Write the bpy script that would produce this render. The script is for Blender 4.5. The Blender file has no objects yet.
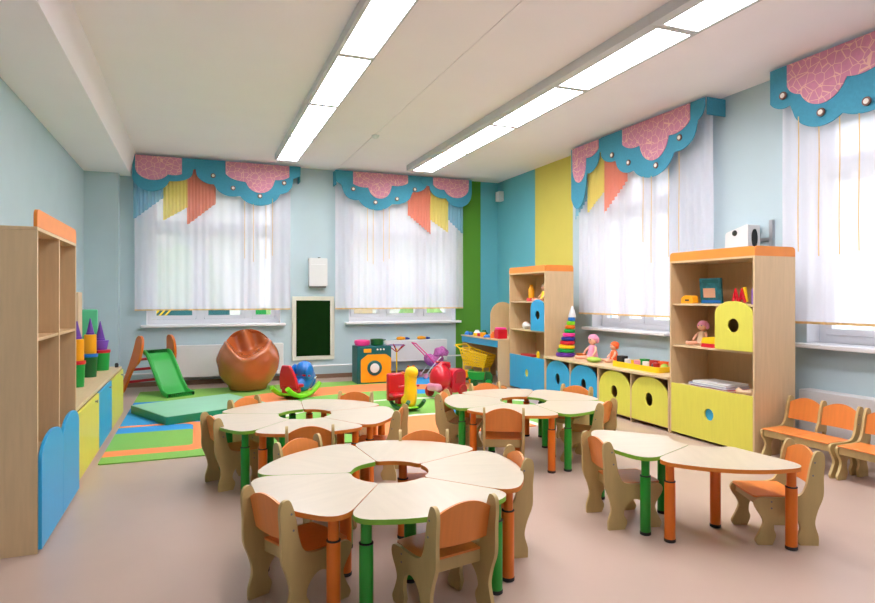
import bpy, bmesh, math, random
from math import sin, cos, pi, radians, sqrt, hypot, atan2
from mathutils import Vector, Matrix, geometry, noise
random.seed(7)
SC = bpy.context.scene
COL = SC.collection
ORG = {}

# ------------------------------------------------------------------ materials
def lin(c):
    return tuple(((v/255)/12.92 if v/255 <= .04045 else ((v/255+.055)/1.055)**2.4) for v in c)+(1,)
def mat(name, rgb, rough=.5, noise_amt=.04, scale=6, bump=0, stretch=None, spec=.5, coat=0, metal=0, emit=None, sheen=0):
    m = bpy.data.materials.new(name); m.use_nodes = True
    nt = m.node_tree; b = nt.nodes['Principled BSDF']; L = nt.links
    b.inputs['Roughness'].default_value = rough
    b.inputs['Specular IOR Level'].default_value = spec
    b.inputs['Coat Weight'].default_value = coat
    b.inputs['Metallic'].default_value = metal
    if emit:
        b.inputs['Emission Color'].default_value = lin(rgb); b.inputs['Emission Strength'].default_value = emit
    c = lin(rgb)
    tc = nt.nodes.new('ShaderNodeTexCoord'); mp = nt.nodes.new('ShaderNodeMapping'); n = nt.nodes.new('ShaderNodeTexNoise')
    L.new(tc.outputs['Object'], mp.inputs['Vector']); L.new(mp.outputs['Vector'], n.inputs['Vector'])
    if stretch: mp.inputs['Scale'].default_value = stretch
    n.inputs['Scale'].default_value = scale; n.inputs['Detail'].default_value = 4
    r = nt.nodes.new('ShaderNodeValToRGB')
    r.color_ramp.elements[0].position = .3; r.color_ramp.elements[1].position = .7
    r.color_ramp.elements[0].color = tuple(v*(1-noise_amt) for v in c[:3])+(1,)
    r.color_ramp.elements[1].color = tuple(min(1, v*(1+noise_amt)) for v in c[:3])+(1,)
    L.new(n.outputs['Fac'], r.inputs['Fac']); L.new(r.outputs['Color'], b.inputs['Base Color'])
    if bump:
        bp = nt.nodes.new('ShaderNodeBump'); bp.inputs['Strength'].default_value = bump; bp.inputs['Distance'].default_value = .01
        L.new(n.outputs['Fac'], bp.inputs['Height']); L.new(bp.outputs['Normal'], b.inputs['Normal'])
    return m
M = {}
M['wall'] = mat('pale_blue_paint', (186,206,213), .75, .02, 3)
M['wall_teal'] = mat('teal_paint', (100,180,193), .7, .02, 3)
M['wall_yellow'] = mat('yellow_paint', (214,202,92), .7, .02, 3)
M['wall_green'] = mat('green_paint', (88,148,38), .7, .02, 3)
M['ceil'] = mat('ceiling_white', (251,243,248), .85, .01, 2)
M['white'] = mat('white_enamel', (236,236,238), .35, .01, 4)
M['housing'] = mat('grey_white_housing', (206,206,208), .5, .02, 4)
M['offwhite'] = mat('offwhite_plastic', (222,222,222), .4, .02, 4)
M['pvc'] = mat('white_window_profile', (240,240,244), .35, .01, 4)
M['floor'] = mat('beige_linoleum', (182,159,144), .33, .035, 2.2, spec=.45)
M['skirt'] = mat('brown_baseboard', (128,98,78), .5, .08, 8, stretch=(1,1,6))
M['wood'] = mat('light_beech_laminate', (212,182,140), .42, .05, 5, stretch=(9,9,.8))
M['woodh'] = mat('light_beech_top', (214,188,148), .4, .05, 5, stretch=(8,.9,8))
M['inwood'] = mat('beech_interior', (196,162,118), .5, .05, 5, stretch=(9,9,.8))
M['ply'] = mat('birch_plywood', (192,166,110), .45, .06, 7, stretch=(3,3,.8))
M['top'] = mat('maple_table_top', (196,184,161), .3, .035, 4, stretch=(1,7,1))
M['orange'] = mat('orange_laminate', (226,134,60), .38, .05, 5, stretch=(1,7,1))
M['orange_paint'] = mat('orange_enamel', (224,112,22), .35, .03, 6)
M['orange_edge'] = mat('orange_edging', (222,128,44), .4, .03, 6)
M['green_edge'] = mat('green_edging', (128,182,54), .4, .03, 6)
M['green_leg'] = mat('green_enamel', (28,146,42), .33, .03, 6)
M['black'] = mat('black_rubber', (28,27,28), .6, .05, 20)
M['ydoor'] = mat('yellow_green_laminate', (218,212,84), .42, .03, 5, stretch=(9,9,.8))
M['bdoor'] = mat('sky_blue_laminate', (42,160,212), .4, .03, 5, stretch=(9,9,.8))
M['fascia'] = mat('orange_fascia', (238,142,52), .4, .04, 6)
M['dark'] = mat('dark_cupboard_inside', (52,36,28), .8, .1, 6)
M['vteal'] = mat('teal_felt', (66,150,178), .8, .06, 40, bump=.1)
M['ribbon'] = mat('golden_ribbon', (230,194,132), .6, .05, 20)
M['ringm'] = mat('eyelet_brown', (120,82,70), .5, .1, 20)
M['ringw'] = mat('eyelet_white', (235,228,215), .5, .05, 20)
M['board'] = mat('dark_green_chalkboard', (12,42,8), .9, .12, 7, spec=.1)
M['frame'] = mat('cream_frame', (220,218,204), .5, .03, 8)
M['leather'] = mat('bronze_leatherette', (184,98,50), .24, .06, 4, bump=.12, spec=.7, coat=.4)
M['slide'] = mat('green_slide_plastic', (52,176,70), .35, .03, 5)
M['mat_top'] = mat('pale_green_vinyl', (142,204,170), .4, .03, 5)
M['mat_side'] = mat('deep_green_vinyl', (24,134,92), .4, .03, 5)
M['red'] = mat('red_plastic', (208,20,42), .3, .04, 6, coat=.3)
M['blue'] = mat('blue_plastic', (14,112,200), .3, .04, 6, coat=.3)
M['navy'] = mat('navy_plastic', (30,50,140), .35, .04, 6)
M['lime'] = mat('lime_plastic', (132,214,30), .35, .04, 6)
M['yellow'] = mat('yellow_plastic', (248,204,16), .35, .04, 6)
M['amber'] = mat('amber_plastic', (244,164,12), .4, .04, 6)
M['pink'] = mat('hot_pink_plastic', (242,60,150), .4, .04, 6)
M['lpink'] = mat('light_pink_fabric', (232,150,178), .7, .06, 20)
M['mauve'] = mat('mauve_patterned_fabric', (178,96,160), .8, .35, 30)
M['purple'] = mat('purple_plastic', (96,40,150), .35, .05, 6)
M['violet'] = mat('violet_plastic', (120,70,190), .35, .05, 6)
M['gplastic'] = mat('green_plastic', (12,150,60), .35, .04, 6)
M['dgreen'] = mat('dark_green_plastic', (10,92,40), .35, .05, 6)
M['wteal'] = mat('dark_teal_board', (0,92,96), .4, .04, 6)
M['skin'] = mat('doll_skin', (236,178,148), .5, .03, 10)
M['redcard'] = mat('red_card', (184,40,40), .5, .05, 10)
M['greybook'] = mat('grey_blue_cover', (150,158,196), .45, .1, 10)
M['bookart'] = mat('teal_book_cover', (30,110,124), .4, .5, 14)
M['silver'] = mat('silver_metal', (180,182,186), .3, .02, 6, metal=.8)
M['card'] = mat('beige_cardboard', (214,184,150), .6, .04, 6)
M['foamgreen'] = mat('soft_green_foam', (78,182,132), .6, .03, 6)
M['grey'] = mat('grey_plastic', (120,122,128), .5, .05, 6)
M['glassw'] = mat('porthole_white', (220,232,232), .2, .04, 6)
M['limedoll'] = mat('yellow_green_plastic', (170,204,70), .4, .04, 6)
M['odress'] = mat('orange_doll_dress', (244,96,34), .7, .05, 20)
M['concrete'] = mat('pale_render', (226,222,214), .9, .05, 1)
M['winblock'] = mat('facade_window_dark', (150,160,172), .4, .05, 1)
M['grassm'] = mat('pale_ground', (172,186,140), .9, .15, 1.2)
M['leaves'] = mat('pale_foliage', (150,184,110), .9, .25, 6)

def pinkcloud():
    m = mat('pink_crackle_felt', (214,142,168), .8, .05, 30); nt = m.node_tree; L = nt.links
    b = nt.nodes['Principled BSDF']; r = [n for n in nt.nodes if n.type == 'VALTORGB'][0]
    tc = nt.nodes.new('ShaderNodeTexCoord'); v = nt.nodes.new('ShaderNodeTexVoronoi'); v.feature = 'DISTANCE_TO_EDGE'; v.inputs['Scale'].default_value = 13
    L.new(tc.outputs['Object'], v.inputs['Vector'])
    mt = nt.nodes.new('ShaderNodeMath'); mt.operation = 'LESS_THAN'; mt.inputs[1].default_value = .035
    L.new(v.outputs['Distance'], mt.inputs[0])
    mx = nt.nodes.new('ShaderNodeMix'); mx.data_type = 'RGBA'
    L.new(mt.outputs[0], mx.inputs['Factor']); L.new(r.outputs['Color'], mx.inputs['A']); mx.inputs['B'].default_value = lin((238,190,176))
    L.new(mx.outputs['Result'], b.inputs['Base Color'])
    return m
M['vpink'] = pinkcloud()

def fabric(name, rgb, transp, transl):
    m = bpy.data.materials.new(name); m.use_nodes = True; nt = m.node_tree; L = nt.links
    for n in list(nt.nodes): nt.nodes.remove(n)
    o = nt.nodes.new('ShaderNodeOutputMaterial'); d = nt.nodes.new('ShaderNodeBsdfDiffuse'); t = nt.nodes.new('ShaderNodeBsdfTranslucent'); p = nt.nodes.new('ShaderNodeBsdfTransparent')
    n = nt.nodes.new('ShaderNodeTexNoise'); n.inputs['Scale'].default_value = 40
    r = nt.nodes.new('ShaderNodeMapRange'); r.inputs[3].default_value = transp*.85; r.inputs[4].default_value = transp*1.15
    L.new(n.outputs['Fac'], r.inputs[0])
    for q in (d, t): q.inputs['Color'].default_value = lin(rgb)
    a = nt.nodes.new('ShaderNodeMixShader'); a.inputs[0].default_value = transl; L.new(d.outputs[0], a.inputs[1]); L.new(t.outputs[0], a.inputs[2])
    b = nt.nodes.new('ShaderNodeMixShader'); L.new(r.outputs[0], b.inputs[0]); L.new(a.outputs[0], b.inputs[1]); L.new(p.outputs[0], b.inputs[2])
    L.new(b.outputs[0], o.inputs[0]); return m
M['sheer'] = fabric('white_voile', (244,242,251), .17, .5)
M['sw_blue'] = fabric('blue_pleated_voile', (136,202,232), .3, .5)
M['sw_yellow'] = fabric('yellow_pleated_voile', (252,230,118), .16, .5)
M['sw_coral'] = fabric('coral_pleated_voile', (252,150,122), .16, .5)
def glassmat():
    m = bpy.data.materials.new('window_glass'); m.use_nodes = True; nt = m.node_tree; L = nt.links
    for n in list(nt.nodes): nt.nodes.remove(n)
    o = nt.nodes.new('ShaderNodeOutputMaterial'); g = nt.nodes.new('ShaderNodeBsdfGlossy'); p = nt.nodes.new('ShaderNodeBsdfTransparent')
    g.inputs['Roughness'].default_value = .02
    n = nt.nodes.new('ShaderNodeTexNoise'); n.inputs['Scale'].default_value = 3
    r = nt.nodes.new('ShaderNodeMapRange'); r.inputs[3].default_value = .04; r.inputs[4].default_value = .07
    L.new(n.outputs['Fac'], r.inputs[0])
    x = nt.nodes.new('ShaderNodeMixShader'); L.new(r.outputs[0], x.inputs[0]); L.new(p.outputs[0], x.inputs[1]); L.new(g.outputs[0], x.inputs[2]); L.new(x.outputs[0], o.inputs[0])
    return m
M['glass'] = glassmat()
def lightmat():
    m = bpy.data.materials.new('glowing_diffuser'); m.use_nodes = True; nt = m.node_tree; b = nt.nodes['Principled BSDF']; L = nt.links
    b.inputs['Base Color'].default_value = (.9,.9,.9,1)
    n = nt.nodes.new('ShaderNodeTexNoise'); n.inputs['Scale'].default_value = 2
    r = nt.nodes.new('ShaderNodeMapRange'); r.inputs[3].default_value = LIGHT*.97; r.inputs[4].default_value = LIGHT*1.03
    L.new(n.outputs['Fac'], r.inputs[0]); L.new(r.outputs[0], b.inputs['Emission Strength'])
    b.inputs['Emission Color'].default_value = (.97,.945,1,1)
    return m
LIGHT = 12.5
M['lamp'] = lightmat()

def rugmat():
    m = mat('patterned_rug', (140,192,84), .9, .06, 60, bump=.3); nt = m.node_tree; L = nt.links
    b = nt.nodes['Principled BSDF']; r = [n for n in nt.nodes if n.type == 'VALTORGB'][0]
    tc = nt.nodes.new('ShaderNodeTexCoord'); cur = r.outputs['Color']
    G=(128,186,84); O=(242,142,84); B=(44,150,216); W=(226,224,206)
    def vm(op, a, b2):
        n = nt.nodes.new('ShaderNodeVectorMath'); n.operation = op; L.new(a, n.inputs[0])
        if b2 is not None: n.inputs[1].default_value = b2
        return n
    def ma(op, a, v):
        n = nt.nodes.new('ShaderNodeMath'); n.operation = op; L.new(a, n.inputs[0]); n.inputs[1].default_value = v; return n.outputs[0]
    flat = vm('MULTIPLY', tc.outputs['Object'], (1,1,0)).outputs[0]
    def lay(mask, c):
        nonlocal cur
        x = nt.nodes.new('ShaderNodeMix'); x.data_type = 'RGBA'; L.new(mask, x.inputs['Factor']); L.new(cur, x.inputs['A']); x.inputs['B'].default_value = lin(c); cur = x.outputs['Result']
    def circ(cx, cy, rad, c): lay(ma('LESS_THAN', vm('LENGTH', vm('SUBTRACT', flat, (cx,cy,0)).outputs[0], None).outputs['Value'], rad), c)
    def rbox(x0,x1,y0,y1,rr,c):
        a = vm('SUBTRACT', flat, ((x0+x1)/2,(y0+y1)/2,0)); a = vm('ABSOLUTE', a.outputs[0], None)
        a = vm('SUBTRACT', a.outputs[0], ((x1-x0)/2-rr,(y1-y0)/2-rr,0)); a = vm('MAXIMUM', a.outputs[0], (0,0,0))
        lay(ma('LESS_THAN', vm('LENGTH', a.outputs[0], None).outputs['Value'], rr), c)
    for rad, c in ((3.5,O),(2.8,G),(2.08,W),(2.0,G),(.98,W),(.90,O)): circ(2.4,5.6,rad,c)
    circ(3.45,9.35,.6,B); circ(2.95,8.15,.2,B); circ(3.0,6.5,.34,B)
    rbox(-2,.62,5.0,8.3,.3,G)
    rbox(-2,.35,7.0,8.6,.3,B)
    rbox(-2,.16,5.76,7.07,.25,O)
    rbox(-2,-.03,5.97,6.99,.12,B)
    rbox(-2,-.03,5.97,6.70,.05,G)
    L.new(cur, b.inputs['Base Color']); return m
M['rug'] = rugmat()

# ------------------------------------------------------------------ geometry builder
class G:
    def __init__(s): s.v=[]; s.f=[]; s.m=[]; s.T=None
    def add(s, vs, fs, mi=0):
        o=len(s.v)
        for p in vs:
            p=Vector(p); s.v.append(tuple(s.T@p) if s.T is not None else tuple(p))
        for f in fs: s.f.append(tuple(i+o for i in f)); s.m.append(mi)
        return s
    def box(s,x0,x1,y0,y1,z0,z1,mi=0):
        return s.add([(x,y,z) for x in (x0,x1) for y in (y0,y1) for z in (z0,z1)],
            [(0,1,3,2),(4,6,7,5),(0,4,5,1),(2,3,7,6),(0,2,6,4),(1,5,7,3)],mi)
    def prism(s,outer,w0,w1,fn,holes=(),mi=0,me=None):
        """polygon (u,v) with holes, extruded w0..w1, fn(u,v,w)->xyz; me is the edge material"""
        me = mi if me is None else me
        loops=[list(outer)]+[list(h) for h in holes]
        flat=[p for l in loops for p in l]; n=len(flat)
        tri=geometry.tessellate_polygon([[Vector((p[0],p[1],0)) for p in l] for l in loops])
        vs=[fn(p[0],p[1],w0) for p in flat]+[fn(p[0],p[1],w1) for p in flat]
        o=len(s.v); s.add(vs,[],0)
        for t in tri:
            s.f.append(tuple(o+i for i in t)); s.m.append(mi)
            s.f.append(tuple(o+n+i for i in reversed(t))); s.m.append(mi)
        k=0
        for l in loops:
            for i in range(len(l)):
                a=k+i; b=k+(i+1)%len(l); s.f.append((o+a,o+b,o+n+b,o+n+a)); s.m.append(me)
            k+=len(l)
        return s
    def lathe(s,prof,c=(0,0,0),n=24,mi=0,axis='z'):
        o=len(s.v); vs=[]
        def tr(x,y,z):
            if axis=='x': x,y,z=z,x,y
            if axis=='y': x,y,z=y,z,x
            return (c[0]+x,c[1]+y,c[2]+z)
        for r,z in prof:
            for i in range(n):
                a=2*pi*i/n; vs.append(tr(r*cos(a),r*sin(a),z))
        fs=[]
        for j in range(len(prof)-1):
            for i in range(n):
                k=(i+1)%n; fs.append((j*n+i,j*n+k,(j+1)*n+k,(j+1)*n+i))
        fs.append(tuple(range(n-1,-1,-1))); fs.append(tuple((len(prof)-1)*n+i for i in range(n)))
        return s.add(vs,fs,mi)
    def cyl(s,c,r,h,n=20,mi=0,axis='z'): return s.lathe([(r,0),(r,h)],c,n,mi,axis)
    def ell(s,c,r,n=20,mi=0,fn=None,R=None):
        vs=[];fs=[];m=n//2
        for j in range(m+1):
            t=pi*j/m
            for i in range(n):
                a=2*pi*i/n; p=Vector((sin(t)*cos(a),sin(t)*sin(a),cos(t)))
                q=Vector((p.x*r[0],p.y*r[1],p.z*r[2]))
                if fn: q=fn(p,q)
                if R: q=R@q
                vs.append((q.x+c[0],q.y+c[1],q.z+c[2]))
        for j in range(m):
            for i in range(n):
                k=(i+1)%n; fs.append((j*n+i,(j+1)*n+i,(j+1)*n+k,j*n+k))
        return s.add(vs,fs,mi)
    def tube(s,pts,r,n=10,mi=0):
        pts=[Vector(p) for p in pts]; vs=[];fs=[]
        rr=r if isinstance(r,(list,tuple)) else [r]*len(pts); u=None
        for i,p in enumerate(pts):
            d=(pts[min(i+1,len(pts)-1)]-pts[max(i-1,0)]).normalized()
            if u is None: u=d.orthogonal()
            u=(u-d*u.dot(d)).normalized(); w=d.cross(u)
            for k in range(n):
                a=2*pi*k/n; vs.append(p+(u*cos(a)+w*sin(a))*rr[i])
        for j in range(len(pts)-1):
            for i in range(n):
                k=(i+1)%n; fs.append((j*n+i,j*n+k,(j+1)*n+k,(j+1)*n+i))
        fs.append(tuple(range(n))); fs.append(tuple((len(pts)-1)*n+i for i in range(n)))
        return s.add(vs,fs,mi)
    def build(s,name,mats,parent=None,at=None,bevel=0,smooth=True,ang=38):
        org = Vector(ORG[parent.name]) if parent is not None else Vector(at or (0,0,0))
        me=bpy.data.meshes.new(name); me.from_pydata([tuple(Vector(p)-org) for p in s.v],[],s.f)
        if not isinstance(mats,(list,tuple)): mats=[mats]
        for m in mats: me.materials.append(M[m])
        me.polygons.foreach_set('material_index',s.m)
        bm=bmesh.new(); bm.from_mesh(me); bmesh.ops.remove_doubles(bm,verts=bm.verts,dist=1e-5); bmesh.ops.recalc_face_normals(bm,faces=bm.faces); bm.to_mesh(me); bm.free()
        if smooth:
            me.shade_smooth(); me.set_sharp_from_angle(angle=radians(ang))
        o=bpy.data.objects.new(name,me); COL.objects.link(o)
        if bevel:
            b=o.modifiers.new('bevel','BEVEL'); b.width=bevel; b.segments=2; b.limit_method='ANGLE'; b.angle_limit=radians(50)
            b.harden_normals=False
        if parent is not None: o.parent=parent
        else: o.location=org
        ORG[o.name]=tuple(org)
        return o
def tag(o,label=None,cat=None,group=None,kind=None):
    if label: o['label']=label
    if cat: o['category']=cat
    if group: o['group']=group
    if kind: o['kind']=kind
    return o
def thing(name,loc,label,cat,group=None):
    o=bpy.data.objects.new(name,None); o.empty_display_size=.1; COL.objects.link(o); o.location=loc; ORG[o.name]=tuple(loc)
    return tag(o,label,cat,group)
def dup(o,parent=None):
    c=o.copy(); COL.objects.link(c); ORG[c.name]=ORG[o.name]
    if parent is not None: c.parent=parent
    for ch in list(o.children): dup(ch,c)
    return c
def place(o,x,y,deg,label,group=None,z=0):
    o.location=(x,y,z); o.rotation_euler=(0,0,radians(deg)); o['label']=label
    if group: o['group']=group
def struct(o): o['kind']='structure'; return o
XY=lambda u,v,w:(u,v,w)
def fillet(poly,rads,seg=6):
    out=[];n=len(poly)
    for i in range(n):
        p=Vector(poly[i]);r=rads[i] if isinstance(rads,(list,tuple)) else rads
        if r<=0: out.append(tuple(p)); continue
        a=(Vector(poly[i-1])-p);b=(Vector(poly[(i+1)%n])-p); la,lb=a.length,b.length; a.normalize();b.normalize()
        d=min(r,la*.49,lb*.49); s0=p+a*d; s1=p+b*d
        for k in range(seg+1):
            t=k/seg; q=s0*(1-t)**2+p*2*t*(1-t)+s1*t*t; out.append((q.x,q.y))
    return out
def circle(cx,cy,rx,ry=None,n=24): 
    ry=ry or rx; return [(cx+rx*cos(2*pi*i/n),cy+ry*sin(2*pi*i/n)) for i in range(n)]
def catmull(P,seg=5,closed=True):
    n=len(P);out=[]
    for i in range(n):
        p0,p1,p2,p3=[Vector(P[(i+k-1)%n]) for k in range(4)]
        for s in range(seg):
            t=s/seg; q=.5*((2*p1)+(-p0+p2)*t+(2*p0-5*p1+4*p2-p3)*t*t+(-p0+3*p1-3*p2+p3)*t**3); out.append((q.x,q.y))
    return out

# ------------------------------------------------------------------ room
XL,XR,YB,YF,ZC=-1.49,5.22,10.15,-2.6,3.47
struct(G().box(XL-.3,XR+.35,YF-.3,YB+.35,-.2,0).build('floor','floor'))
struct(G().box(XL-.3,XR+.35,YF-.3,YB+.35,ZC,ZC+.2).build('ceiling','ceil'))
# lowered strip along the left wall with a slightly sloping face
g=G(); g.prism([(XL,3.15),(-.90,3.15),(-.83,ZC),(XL,ZC)],YF,YB,lambda u,v,w:(u,w,v)); struct(g.build('ceiling_lowered_strip','ceil'))
g=G().box(1.6,1.61,0,.1,0,.1); g=G().box(2.165,2.185,YF,YB,ZC-.006,ZC); struct(g.build('trim_1','ceil'))
struct(G().box(XL-.3,XL,YF,YB,0,ZC).build('wall_left','wall'))
struct(G().box(XL-.3,XR+.35,YF-.3,YF,0,ZC).build('wall_front','wall'))
struct(G().box(XL,-1.05,9.93,YB,0,3.15).build('wall_corner_pier','wall'))
# back wall with two openings, painted stripes on the right
W1=(-.70,1.27);W2=(2.40,4.36);WZ=(.93,3.05)
g=G(); T=.35
for x0,x1 in ((XL-.3,W1[0]),(W1[1],W2[0]),(W2[1],4.37)): g.box(x0,x1,YB,YB+T,0,ZC)
for x0,x1 in (W1,W2): g.box(x0,x1,YB,YB+T,0,WZ[0]); g.box(x0,x1,YB,YB+T,WZ[1],ZC)
g.box(4.37,4.87,YB,YB+T,0,ZC,1); g.box(4.87,XR+.35,YB,YB+T,0,ZC,2)
struct(g.build('wall_back',['wall','wall_green','wall_teal'],smooth=False))
R2=(5.72,7.24);R1=(2.05,3.97);R0=(-1.6,.3)
g=G()
for y0,y1,mi in ((YF,R0[0],0),(R0[1],R1[0],0),(R1[1],R2[0],0),(R2[1],7.71,0),(7.71,8.80,1),(8.80,YB,2)): g.box(XR,XR+T,y0,y1,0,ZC,mi)
for y0,y1 in (R0,R1,R2): g.box(XR,XR+T,y0,y1,0,WZ[0]); g.box(XR,XR+T,y0,y1,WZ[1],ZC)
struct(g.build('wall_right',['wall','wall_yellow','wall_teal'],smooth=False))
# skirting
struct(G().box(-1.05,4.9,YB-.018,YB,0,.07).build('baseboard_back','skirt',bevel=.004))
struct(G().box(XR-.018,XR,YF,YB-.02,0,.07).build('baseboard_right','skirt',bevel=.004))
struct(G().box(XL,XL+.018,YF,9.93,0,.07).build('baseboard_left','skirt',bevel=.004))
# ceiling/wall cable duct lines
def window(n,a0,a1,axis,mull,trans):
    """frame in wall opening a0..a1; axis 'x' = back wall, 'y' = right wall"""
    base=YB if axis=='x' else XR
    def bx(g,a,b,d0,d1,z0,z1,mi=0):
        if axis=='x': g.box(a,b,base+d0,base+d1,z0,z1,mi)
        else: g.box(base+d0,base+d1,a,b,z0,z1,mi)
    g=G(); fw=.07
    bx(g,a0,a1,.17,.24,WZ[0],WZ[0]+fw); bx(g,a0,a1,.17,.24,WZ[1]-fw,WZ[1])
    bx(g,a0,a0+fw,.17,.24,WZ[0]+fw,WZ[1]-fw); bx(g,a1-fw,a1,.17,.24,WZ[0]+fw,WZ[1]-fw)
    for m_ in mull: bx(g,m_-.06,m_+.06,.165,.245,WZ[0]+fw,WZ[1]-fw)
    ed=[a0+fw]+[q for m_ in mull for q in (m_-.06,m_+.06)]+[a1-fw]
    for i in range(0,len(ed),2):
        bx(g,ed[i],ed[i+1],.17,.24,trans-.05,trans+.05)
    fr=struct(g.build('window_%d'%n,'pvc',bevel=.004))
    for i in range(0,len(ed),2):                       # sashes
        for z0,z1 in ((WZ[0]+fw,trans-.05),(trans+.05,WZ[1]-fw)):
            s=G(); A,B=ed[i]+.004,ed[i+1]-.004; sw=.055; z0+=.004; z1-=.004
            bx(s,A,B,.155,.215,z0,z0+sw); bx(s,A,B,.155,.215,z1-sw,z1); bx(s,A,A+sw,.155,.215,z0+sw,z1-sw); bx(s,B-sw,B,.155,.215,z0+sw,z1-sw)
            so=s.build('window_sash','pvc',fr,bevel=.004)
            p=G(); bx(p,A+sw,B-sw,.18,.186,z0+sw,z1-sw); p.build('glass_pane','glass',so,smooth=False)
    v=G(); bx(v,a0,a0+.006,.002,.165,WZ[0]+.003,WZ[1]); bx(v,a1-.006,a1,.002,.165,WZ[0]+.003,WZ[1]); v.build('reveal_lining','white',fr,smooth=False)
    # handle
    h=G(); bx(h,ed[1]-.045,ed[1]-.02,.12,.155,WZ[0]+.62,WZ[0]+.75); h.build('window_handle','white',fr,bevel=.004)
    s=G(); bx(s,a0-.07,a1+.07,-.13,.0,WZ[0]-.04,WZ[0]); bx(s,a0+.001,a1-.001,0,.165,WZ[0]-.04,WZ[0]+.002); s.build('window_sill','white',fr,bevel=.008)
window(1,*W1,'x',[.32-.26,.78],2.42)
window(2,*W2,'x',[3.05,3.75],2.42)
window(3,*R2,'y',[6.28,6.75],2.5)
window(4,*R1,'y',[3.05],2.5)
window(5,*R0,'y',[-.6],2.5)

# ------------------------------------------------------------------ curtains and valances
def curtain(a0,a1,pos,axis,z0,z1,name='sheer_curtain',label='',m='sheer',amp=.013,wl=.13,parent=None,zfun=None,hem=True,seed=0,cat='curtain',group=None):
    n=int((a1-a0)/.011); vs=[];fs=[]; nz=9
    for i in range(n+1):
        t=i/n; a=a0+(a1-a0)*t
        ph=2*pi*(a-a0)/wl+1.6*noise.noise(Vector((a*2.3,seed,0)))*2
        zb=zfun(a) if zfun else z0
        for j in range(nz+1):
            z=z1+(zb-z1)*j/nz
            k=.55+.45*j/nz
            d=amp*k*sin(ph+.5*noise.noise(Vector((a*3,z*.8,seed+5)))) + .012*noise.noise(Vector((a*1.3,z,seed)))
            vs.append((a,pos+d,z) if axis=='x' else (pos+d,a,z))
    for i in range(n):
        for j in range(nz): q=i*(nz+1)+j; fs.append((q,q+1,q+nz+2,q+nz+1))
    g=G().add(vs,fs)
    if parent is None:
        at=((a0+a1)/2,pos,z0) if axis=='x' else (pos,(a0+a1)/2,z0)
        o=tag(g.build(name,m,at=at,ang=80),label,cat,group)
    else: o=g.build(name,m,parent,ang=80)
    if hem:
        h=G(); vs=[];fs=[]
        for i in range(n+1):
            q=g.v[i*(nz+1)+nz]; p=Vector(q)
            for dz in (0,.022):
                vs.append((p.x,p.y-.004,p.z+dz) if axis=='x' else (p.x-.004,p.y,p.z+dz))
        for i in range(n): fs.append((i*2,i*2+1,i*2+3,i*2+2))
        h.add(vs,fs).build('hem_ribbon','ribbon',o,ang=80)
    return o
def clouds(name,label,pos,axis,flip,parts,ztop=3.44,strips=(),ends=(),eyes=(),ribbons=()):
    """parts: list of (a0,a1,teal circles,pink circles)"""
    def fn(sh,th):
        return (lambda u,v,w:(u,pos+w,v)) if axis=='x' else (lambda u,v,w:(pos+w,u,v))
    f=fn(0,0)
    base=((parts[0][0]+parts[-1][1])/2,pos,ztop) if axis=='x' else (pos,(parts[0][0]+parts[-1][1])/2,ztop)
    root=thing('window_valance',base,label,'valance','felt cloud valances over the windows')
    def prof(a0,a1,circs,zmin,n=70,top=ztop):
        pts=[]
        for i in range(n+1):
            a=a0+(a1-a0)*i/n; z=zmin
            for cx,cz,rx,rz in circs:
                q=(a-cx)/rx
                if abs(q)<1: z=min(z,cz-rz*sqrt(1-q*q))
            pts.append((a,z))
        return [(a0,top)]+pts+[(a1,top)]
    for k,(a0,a1,tc,pc,pr) in enumerate(parts):
        off=-.012*k
        g=G().prism(prof(a0,a1,tc,ztop-.06),off-.012,off,f); p=g.build('felt_cloud','vteal',root,smooth=False)
        g=G().prism(prof(pr[0],pr[1],pc,ztop-.02,top=ztop-.004),off-.020,off-.0125,f); g.build('pink_patch','vpink',p,smooth=False)
    for x0,x1 in ends:     # side returns back to the wall
        g=G()
        wl=(YB if axis=='x' else XR)-.002
        if axis=='x': g.box(x0,x1,pos+.0,wl,ztop-.24,ztop)
        else: g.box(pos+.0,wl,x0,x1,ztop-.24,ztop)
        g.build('side_return','vteal',root)
    for a,z in eyes:
        g=G(); ax='y' if axis=='x' else 'x'
        c=(a,pos-.040,z) if axis=='x' else (pos-.040,a,z)
        g.lathe([(.034,0),(.036,.004),(.036,.012)],c,18,0,ax)
        c=(a,pos-.044,z) if axis=='x' else (pos-.044,a,z)
        g.lathe([(.02,0),(.022,.003),(.022,.006)],c,14,1,ax)
        g.build('eyelet',['ringm','ringw'],root)
    for i,(a0,a1,z1,zl,zr,m) in enumerate(strips):
        def zf(a,a0=a0,a1=a1,zl=zl,zr=zr):
            t=(a-a0)/(a1-a0); st=(int((a-a0)/.05)*.05)/(a1-a0); return zl+(zr-zl)*(st*.6+t*.4)
        curtain(a0,a1,pos+.045,axis,min(zl,zr),z1,'pleated_swag','',m,.012,.05,root,zf,False,seed=i+20)
    for a,z in ribbons:
        g=G(); zt=z[0]; c=(a,pos-.03,z[1]) if axis=='x' else (pos-.03,a,z[1])
        pts=[(c[0],c[1]+.004*sin(k),c[2]+(zt-z[1])*k/6) for k in range(7)]
        g.tube(pts,.005,6); g.build('ribbon','ribbon',root)
    return root
PY=9.94
curtain(-.85,1.42,10.06,'x',1.145,3.40,label='white sheer curtain over the left window of the back wall',seed=1,group='white sheer window curtains')
curtain(2.15,4.47,10.06,'x',1.145,3.40,label='white sheer curtain over the back window beside the green wall stripe',seed=2,group='white sheer window curtains')
curtain(4.915,7.34,5.08,'y',1.11,3.40,label='white sheer curtain at the right wall window between the two tall shelf units',seed=3,group='white sheer window curtains')
curtain(1.75,4.105,5.08,'y',1.11,3.40,label='white sheer curtain over the nearest right wall window, above the orange bench',seed=4,group='white sheer window curtains')
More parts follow.
